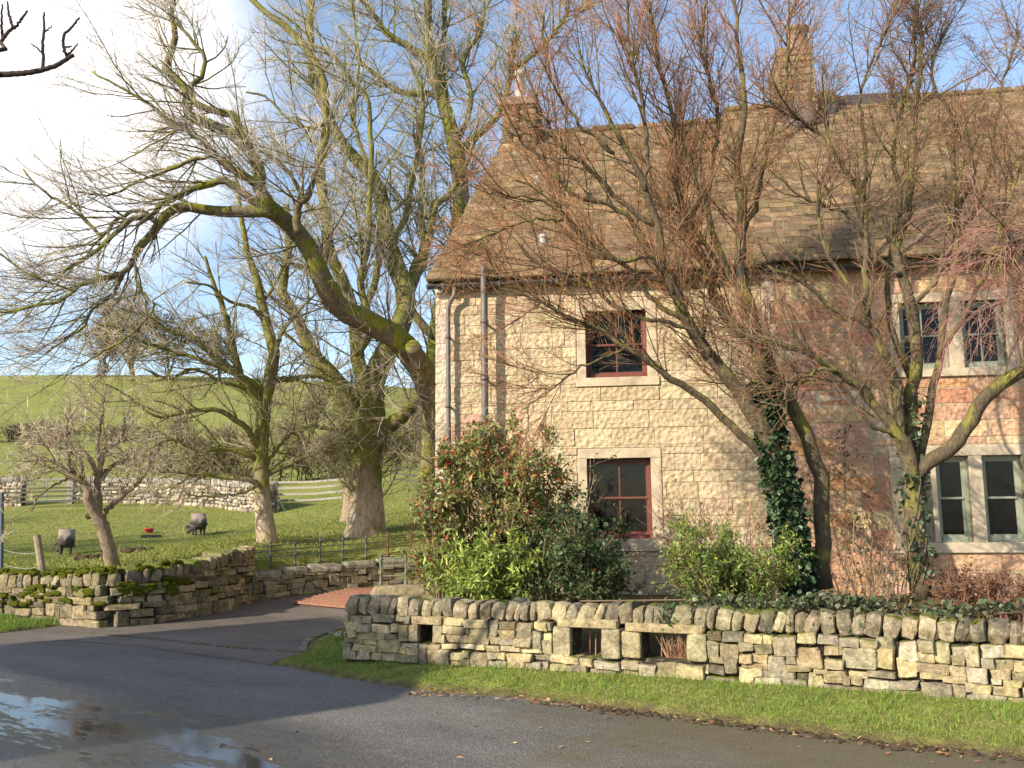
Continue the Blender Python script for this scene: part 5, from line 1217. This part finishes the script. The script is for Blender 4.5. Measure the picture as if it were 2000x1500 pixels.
# ------------------------------------------------------------------ shrubs, ivy, climbers
PAL_GR = [(.07, .11, .025), (.09, .13, .03), (.055, .085, .022), (.11, .14, .035)]
def shrub(name, label, bases, hts, lean, nleaf, lsize, lpal, spec_n, lw=.42, spread=.1, tw=[(.20, .15, .08)], cat='shrub', keep=None, berries=0, trop=(0, 0, .05), bl=.4):
    root = thing(name, label, cat, tuple(bases[0])); n = len(bases); b_ = np.array(bases, float); d = norm(np.array([[R.normal(lean[0], spread), R.normal(lean[1], spread), 1] for _ in range(n)]))
    q, r = grow(b_, d, np.asarray(hts, float), np.full(n, .012), np.full(n, .004), 26, .05, (0, 0, .01))
    lv = levels(q, r, [(spec_n[0], .12, 1, 45, 15, Z0, (bl, bl * .3), .6, .008, .004, 7, .12, trop), (spec_n[1], .1, 1, 45, 15, Z0, (bl * .5, bl * .15), .7, .004, .0025, 5, .1, trop)], keep)
    obj('stems', [tubes(q, r, 5, pick(tw, n))] + [tubes(a, c_, 3, pick(tw, len(a))) for a, c_ in lv], M['twig'], root)
    if nleaf:
        pp = np.concatenate([lv[0][0][:, 2:].reshape(-1, 3), lv[1][0].reshape(-1, 3), lv[1][0].reshape(-1, 3), q[:, 14:].reshape(-1, 3)]); i = R.integers(0, len(pp), nleaf); c_ = pp[i] + R.normal(0, .025, (nleaf, 3))
        dd = R.normal(0, 1, (nleaf, 3)) + np.array([0, -.25, .35]); obj('foliage', [leafset(c_, dd, R.uniform(lsize * .6, lsize * 1.35, nleaf), lw, lpal(c_))], M['leaf'], root)
        if berries:
            i = R.integers(0, len(pp), berries); ch = [lathe([(.004, -.009), (.011, 0), (.004, .009)], pp[k] + R.normal(0, .02, 3), 6) for k in i]
            o = obj('berries', ch, M['berry'], root, True)
    return root
def hb(px, Y): p = P(px, 1150, Y); return (p[0], p[1], .40)
def redmix(c_):
    z = c_[:, 2]; g = pick([(.21, .25, .075), (.16, .21, .055), (.27, .27, .09), (.23, .19, .075)], len(c_), .06, .2); k = R.random(len(c_)) < np.clip(.07 + (z - 1.0) * .06, .05, .17)
    g[k] = pick([(.40, .08, .045), (.52, .07, .05), (.36, .15, .05), (.48, .20, .09)], k.sum(), .06, .2); return g
bs = [hb(R.uniform(850, 1095), R.uniform(11.8, 12.7)) for _ in range(38)]
hs_ = [1.45 + 1.05 * math.exp(-((b_[0] + .05) / .7) ** 2) * random.uniform(.7, 1.0) for b_ in bs]
shrub('photinia_shrub', 'tall loose shrub with red tipped leaves against the cottage corner', bs, hs_, (-.04, -.02), 19000, .074, redmix, (360, 2400), spread=.085, keep=before_house, bl=.34)
gp = lambda pal: (lambda c_: pick(pal, len(c_), .06, .22))
bs = [hb(R.uniform(905, 1010), R.uniform(11.1, 11.6)) for _ in range(20)]
shrub('laurel_shrub', 'bright yellow green laurel low behind the garden wall coping', bs, [random.uniform(.5, .95) for _ in bs], (-.02, -.1), 6000, .09, gp([(.30, .37, .075), (.36, .42, .09), (.23, .30, .055)]), (120, 600), .3, .28, keep=before_house, bl=.3)
bs = [hb(R.uniform(1040, 1215), R.uniform(11.3, 11.9)) for _ in range(24)]
shrub('holly_bush', 'dark glossy holly with red berries below the lower red window', bs, [random.uniform(.5, 1.25) for _ in bs], (-.05, -.05), 9000, .055, gp([(.07, .115, .04), (.095, .145, .048), (.055, .09, .034)]), (220, 1300), .5, .25, keep=before_house, berries=46, bl=.36)
bs = [hb(1126, 11.8), hb(1132, 11.8), hb(1120, 11.85)]
shrub('holly_sapling', 'slim upright holly stem rising left of the lower red window', bs, [1.95, 1.75, 1.4], (.03, -.02), 520, .06, gp([(.06, .11, .03), (.09, .15, .04), (.045, .08, .025)]), (34, 120), .5, .03, tw=[(.30, .24, .16)], keep=before_house, bl=.34, berries=6)
def yel(c_):
    g = pick([(.12, .18, .038), (.16, .24, .05), (.21, .29, .065)], len(c_), .06, .2); k = R.random(len(c_)) < .10; g[k] = pick([(.45, .36, .05), (.36, .33, .06)], k.sum()); return g
bs = [hb(R.uniform(1385, 1520), R.uniform(10.6, 11.2)) for _ in range(26)]
shrub('evergreen_shrub', 'rounded green shrub flecked with yellow leaves at the foot of the ivy trunk', bs, [random.uniform(.6, 1.12) for _ in bs], (-.14, -.08), 13000, .048, yel, (260, 1500), .42, .30, keep=before_house, bl=.3)
bs = [hb(R.uniform(1350, 1500), R.uniform(11.6, 12.2)) for _ in range(22)]
shrub('bare_shrub', 'thin shrub of red brown stems right of the lower red window', bs, [random.uniform(1.1, 1.75) for _ in bs], (-.12, 0), 420, .05, gp([(.20, .12, .05), (.10, .12, .04)]), (110, 420), .35, .16, tw=[(.27, .13, .09), (.32, .20, .13)], keep=before_house, bl=.4)
bs = [hb(R.uniform(1650, 1790), R.uniform(10.4, 11.0)) for _ in range(15)]
shrub('cane_clump', 'clump of pale bare canes at the foot of the many-stemmed tree', bs, [random.uniform(.5, 1.6) for _ in bs], (.05, 0), 200, .05, gp([(.10, .13, .04), (.16, .16, .06)]), (70, 240), .4, .16, tw=[(.24, .17, .10), (.19, .13, .08)], keep=before_house, bl=.3)
bs = [hb(R.uniform(1640, 1665), 13.2) for _ in range(3)] + [hb(R.uniform(1690, 1720), 13.1) for _ in range(3)]
shrub('climbing_rose', 'straggling climber with few leaves on the pink wall between the trees', bs, [2.2, 1.9, 2.4, 1.4, 1.7, 2.0], (0, .03), 420, .06, gp([(.09, .11, .035), (.14, .14, .045), (.26, .10, .05)]), (60, 200), .45, .07, tw=[(.22, .14, .09)], keep=before_house, bl=.35)
bs = [hb(R.uniform(1850, 2080), R.uniform(10.4, 11.2)) for _ in range(70)]
shrub('brown_hedge', 'low brown winter hedge under the mullioned window', bs, [random.uniform(.30, .52) for _ in bs], (0, 0), 5200, .035, gp([(.20, .10, .055), (.16, .075, .04), (.24, .13, .07)]), (500, 2200), .5, .3, tw=[(.20, .11, .07)], cat='hedge', keep=before_house, bl=.16)
# ivy on the leaning trunk
def ivy_on(name, label, limbs, tr, n, spread, size, pal):
    cs, ds = [], []
    for (p, r), (t0, t1) in zip(limbs, tr):
        m = n // len(limbs); t = R.uniform(t0, t1, m) ** 1.0 * 25; k = np.minimum(t.astype(int), 24); f = (t - k)[:, None]; c_ = p[k] * (1 - f) + p[k + 1] * f; rr3 = r[k]
        tg = norm(p[k + 1] - p[k]); rv = R.normal(0, 1, (m, 3)) + (0, -.5, 0); pe = norm(rv - tg * np.sum(rv * tg, 1, keepdims=True)); cs.append(c_ + pe * (rr3 + np.abs(R.normal(.02, spread, m)))[:, None]); ds.append(pe * .7 + R.normal(0, .5, (m, 3)) + (0, 0, -.4))
    cs = np.concatenate(cs); ds = np.concatenate(ds); root = thing(name, label, 'ivy', tuple(cs[0]))
    st = []
    for (p, r), (t0, t1) in zip(limbs, tr):
        for k in range(5):
            i0, i1 = int(t0 * 25), int(t1 * 25) + 1; ph = R.uniform(0, 6); q = p[i0:i1] + np.stack([np.cos(ph + np.arange(i1 - i0) * .5), np.sin(ph + np.arange(i1 - i0) * .5), np.zeros(i1 - i0)], 1) * (r[i0:i1, None] + .008); st.append(tubes(q, np.full(i1 - i0, .008), 4, (.16, .12, .08)))
    obj('stems', st, M['twig'], root); obj('foliage', [leafset(cs, ds, R.uniform(size * .6, size * 1.3, len(cs)), .9, pick(pal, len(cs), .06, .25))], M['leaf'], root)
PAL_I = [(.030, .060, .026), (.045, .080, .034), (.022, .045, .02), (.07, .11, .05)]
ivy_on('ivy', 'dark ivy thick over the leaning trunk of the rust-twigged tree', [R1[0], R1[1], R1[0]], [(.0, .27), (.0, .12), (.0, .24)], 2600, .04, .075, PAL_I)
ivy_on('ivy', 'sparse ivy on the stems of the many-stemmed tree', [R2[0], R2[2]], [(.05, .36), (.0, .2)], 330, .03, .07, [(.05, .085, .04), (.09, .13, .07)])
# ivy trailing on the garden wall top
n = 2300; s = np.clip(np.where(R.random(n) < .8, R.normal(ray_s(GW, 1640), .75, n), R.uniform(ray_s(GW, 1300), ray_s(GW, 2000), n)), 0, plen(GW)); cl = np.sin(s * 5.3) * .4 + np.sin(s * 11.7 + 1) * .3
k = R.random(n) < np.clip(.55 + cl, .1, 1); s = s[k]; q, t_ = path_at(GW, s); nb = np.stack([-t_[:, 1], t_[:, 0]], 1); off = R.normal(.17, .13, len(s))
zc = .085 - .006 * s + .47 + .004 * s + .23 + R.normal(0, .028, len(s)) - np.maximum(0, -.05 - off) * .9 + .05 * np.maximum(0, np.sin(s * 4.1))
root = thing('ivy', 'ivy trailing over the coping of the garden wall below the two garden trees', 'ivy', (q[0, 0], q[0, 1], zc[0]))
c_ = np.stack([q[:, 0] + nb[:, 0] * off, q[:, 1] + nb[:, 1] * off, zc], 1)
obj('foliage', [leafset(c_, R.normal(0, 1, (len(s), 3)) + (0, -.3, .25), R.uniform(.03, .065, len(s)), .9, pick([(.07, .10, .045), (.10, .13, .065), (.045, .065, .03), (.15, .14, .08)], len(s), .06, .25))], M['leaf'], root)
so_ = np.argsort(s)[::40]; obj('stems', [tubes(resample(c_[so_] - np.array([0, 0, .03]), 60), np.full(60, .008), 4, (.15, .11, .07))], M['twig'], root)
sf = ray_s(GW, 1312)
n = 260; s = R.normal(sf, .05, n); q, t_ = path_at(GW, s); nb = np.stack([t_[:, 1], -t_[:, 0]], 1); off = R.uniform(.05, .19, n)
root = thing('fern_tuft', 'small dark green tuft growing between coping stones of the garden wall', 'plant', (*q[0], .6))
c_ = np.stack([q[:, 0] + nb[:, 0] * off, q[:, 1] + nb[:, 1] * off, .56 + R.uniform(0, .2, n)], 1); obj('foliage', [leafset(c_, R.normal(0, 1, (n, 3)) + (0, -.5, .2), R.uniform(.03, .06, n), .5, pick([(.05, .085, .03), (.08, .11, .04)], n))], M['leaf'], root)
# dead twigs in the right-hand wall opening
a, b_, z0, z1_ = ops[2]; n = 90; s = R.uniform(a + (b_ - a) * .45, b_ - .01, n); q, t_ = path_at(GW, s); nb = np.stack([t_[:, 1], -t_[:, 0]], 1)
p = np.stack([q[:, 0] + nb[:, 0] * .02, q[:, 1] + nb[:, 1] * .02, np.full(n, gwb(a) + z0)], 1); qq, rr4 = grow(p, norm(R.normal(0, .22, (n, 3)) + np.concatenate([nb * .45, np.ones((n, 1))], 1)), R.uniform(.12, .27, n), np.full(n, .004), np.full(n, .0025), 5, .08)
tag(obj('dead_weed_tuft', [tubes(qq, rr4, 3, pick([(.36, .20, .13), (.30, .17, .11), (.42, .28, .17)], n))], M['twig']), 'dry brown weed stems filling the widest opening of the garden wall', 'weeds')

# ------------------------------------------------------------------ grass, litter, small things
def blades(n, xr, yr, mask, hr, wr, pal, lean=.5):
    X = R.uniform(*xr, n); Y = R.uniform(*yr, n); z, bare_, dp, df, dg = ground(X, Y); k = mask(X, Y, dp, df, dg); X, Y, z = X[k], Y[k], z[k]; m = len(X)
    a = R.uniform(0, 2 * pi, m); h = R.uniform(*hr, m) * (1 + .5 * vnoise(X, Y, 6, 9)); w_ = R.uniform(*wr, m); b_ = np.stack([X, Y, z - .005], 1); s = np.stack([np.cos(a), np.sin(a), np.zeros(m)], 1) * w_[:, None]
    le = R.normal(0, lean, (m, 2)) * h[:, None]; t = b_ + np.stack([le[:, 0], le[:, 1], h], 1); mid = b_ + np.stack([le[:, 0] * .35, le[:, 1] * .35, h * .55], 1)
    v = np.stack([b_ - s, b_ + s, mid + s * .7, t, mid - s * .7], 1); i = np.arange(m)[:, None] * 5
    return (v.reshape(-1, 3), [i + np.array([[0, 1, 2, 4]]), i + np.array([[4, 2, 3]])], np.repeat(pick(pal, m, .08, .22), 5, 0))
PAL_V = [(.14, .235, .03), (.17, .27, .036), (.20, .29, .05), (.12, .20, .028), (.24, .25, .09)]
gw_front = lambda X, Y: sdist(GARDEN, X, Y)
verge = blades(150000, (-4, 6.5), (5.5, 12.5), lambda X, Y, dp, df, dg: (dp > .03) & (dg > .12) & (df > .3) & (X / Y > -.33) & (R.random(len(X)) < .12 + .88 * sm(.04, .30, dp + .12 * vnoise(X, Y, 8, 12))), (.012, .062), (.002, .004), PAL_V)
tag(obj('verge_grass', [verge], M['blade']), kind='stuff')
vl = blades(45000, (-12, -5), (12.3, 15.3), lambda X, Y, dp, df, dg: (dp > .03) & (df > .15), (.03, .09), (.003, .005), PAL_V)
tag(obj('wall_foot_grass', [vl], M['blade']), kind='stuff')
fg = blades(230000, (-22, 2), (14, 44), lambda X, Y, dp, df, dg: (df < -.2) & (X / Y > -.62) & (X / Y < -.05) & (R.random(len(X)) < np.clip(18 / Y, .3, 1)), (.02, .065), (.006, .014), [(.18, .22, .04), (.21, .245, .048), (.25, .26, .07), (.15, .19, .035), (.30, .27, .11)], .7)
tag(obj('field_grass', [fg], M['blade']), kind='stuff')
# dead leaves along the kerb
n = 700; t_ = R.random(n); e = resample([g2(800, 1352), g2(1000, 1364), g2(1200, 1388), g2(1400, 1412), g2(1600, 1438), g2(1800, 1464), g2(2050, 1485)], 200)[(t_ * 199).astype(int)]
cl = (np.exp(-((t_ - .05) / .06) ** 2) + np.exp(-((t_ - .27) / .05) ** 2) * 1.2 + .18); k = R.random(n) < cl; e = e[k] + R.normal(0, .05, (k.sum(), 2)) + (.0, -.08); m = len(e)
c_ = np.concatenate([np.stack([e[:, 0], e[:, 1], R.uniform(.006, .03, m)], 1), np.stack([R.uniform(-2.4, 3.5, 70), R.uniform(5.6, 8.0, 70), np.full(70, .006)], 1)]); m = len(c_)
tag(obj('leaf_litter', [leafset(c_, R.normal(0, 1, (m, 3)) * (1, 1, .12), R.uniform(.02, .06, m), .4, pick([(.22, .12, .06), (.30, .19, .10), (.16, .085, .045), (.36, .26, .15)], m))], M['litter']), kind='stuff')
e = resample([g2(1150, 1383), g2(1400, 1412), g2(1600, 1438), g2(1800, 1464), g2(2050, 1485)], 300); cs, hs = [], []
for _ in range(420):
    q = e[R.integers(0, 300)] + R.normal(0, .075, 2) + (0, .02); r_ = abs(R.normal(.003, .006)) + .003; cs.append((q[0], q[1], .008)); hs.append((r_ * 1.7, r_ * 1.4, r_ * .7))
tag(obj('mud', [stones(cs, hs, np.tile(np.eye(3), (len(cs), 1, 1)), pick([(.10, .07, .045), (.075, .052, .034)], len(cs)), 3, 3, .14, .2)], M['soil']), kind='stuff')
n = 60; X = R.normal(G(672, 1257)[0], .12, n); Y = R.normal(G(672, 1257)[1], .16, n); zz2 = ground(X, Y)[0]
c_ = np.stack([X, Y, zz2 + R.uniform(.05, .10, n)], 1)
root = thing('snowdrop_clump', 'cluster of tiny white flowers in the grass at the garden wall end', 'flowers', tuple(c_[0] * (1, 1, 0)))
obj('petals', [leafset(np.repeat(c_, 2, 0), R.normal(0, .4, (2 * n, 3)) + (0, 0, -1), R.uniform(.012, .022, 2 * n), .6, pick([(.8, .8, .78)], 2 * n, .02, .03))], M['petal'], root)
obj('stems', [tubes(np.stack([c_ * (1, 1, 0) + np.stack([0 * zz2, 0 * zz2, zz2], 1), c_], 1), np.full((n, 2), .002), 3)], M['bark_moss'], root)
for (px, py, Y, s_) in ((268, 1083, 22, 1), (190, 1090, 21, .5)):
    p = at(px, py, Y); cs = [p + np.array([random.gauss(0, .35 * s_), random.gauss(0, .25 * s_), .02]) for _ in range(26)]
    tag(obj('dug_soil', [stones(cs, [(random.uniform(.05, .14), random.uniform(.05, .12), random.uniform(.03, .08)) for _ in cs], np.tile(np.eye(3), (26, 1, 1)), pick([(.06, .04, .03)], 26), 3, 2.5, .12, .2)], M['soil']), kind='stuff')

# ------------------------------------------------------------------ barn out of the picture on the left; it shades the drive mouth
sh = np.array([math.sin(AZ), math.cos(AZ)]); cr_ = np.array([-sh[1], sh[0]])
def AC(a, c, z): q = sh * a + cr_ * c; return (q[0], q[1], z)
c0, c1, a0_, a1_ = 7.45, 13.75, -15.0, -9.0; ew, rz = 6.7, 9.5; am = (a0_ + a1_) / 2
barn = thing('stone_barn', 'tall stone barn with a hipped slate roof beside the road', 'barn', AC(am, (c0 + c1) / 2, 0))
def quad(*p): return (np.array(p), [np.arange(len(p))[None]], (.36, .30, .21))
obj('wall', [quad(AC(a1_, c0, -.3), AC(a1_, c1, -.3), AC(a1_, c1, ew), AC(a1_, c0, ew)), quad(AC(a0_, c0, -.3), AC(a1_, c0, -.3), AC(a1_, c0, ew), AC(a0_, c0, ew)), quad(AC(a0_, c1, -.3), AC(a0_, c0, -.3), AC(a0_, c0, ew), AC(a0_, c1, ew)), quad(AC(a1_, c1, -.3), AC(a0_, c1, -.3), AC(a0_, c1, ew), AC(am, c1, rz), AC(a1_, c1, ew))], M['garden_stone'], barn)
e_ = .10; hipc = c0 + 1.7
obj('roof', [quad(AC(a1_ + e_, c0 - e_, ew - .1), AC(a1_ + e_, c1 + .1, ew - .1), AC(am, c1 + .1, rz), AC(am, hipc, rz)), quad(AC(a0_ - e_, c1 + .1, ew - .1), AC(a0_ - e_, c0 - e_, ew - .1), AC(am, hipc, rz), AC(am, c1 + .1, rz)), quad(AC(a0_ - e_, c0 - e_, ew - .1), AC(a1_ + e_, c0 - e_, ew - .1), AC(am, hipc, rz))], M['barn_roof'], barn)
obj('door', [beam(AC(a1_ + .02, 10, 1.3), AC(a1_ + .02, 12.2, 1.3), .06, 2.7)], M['timber_dark'], barn)
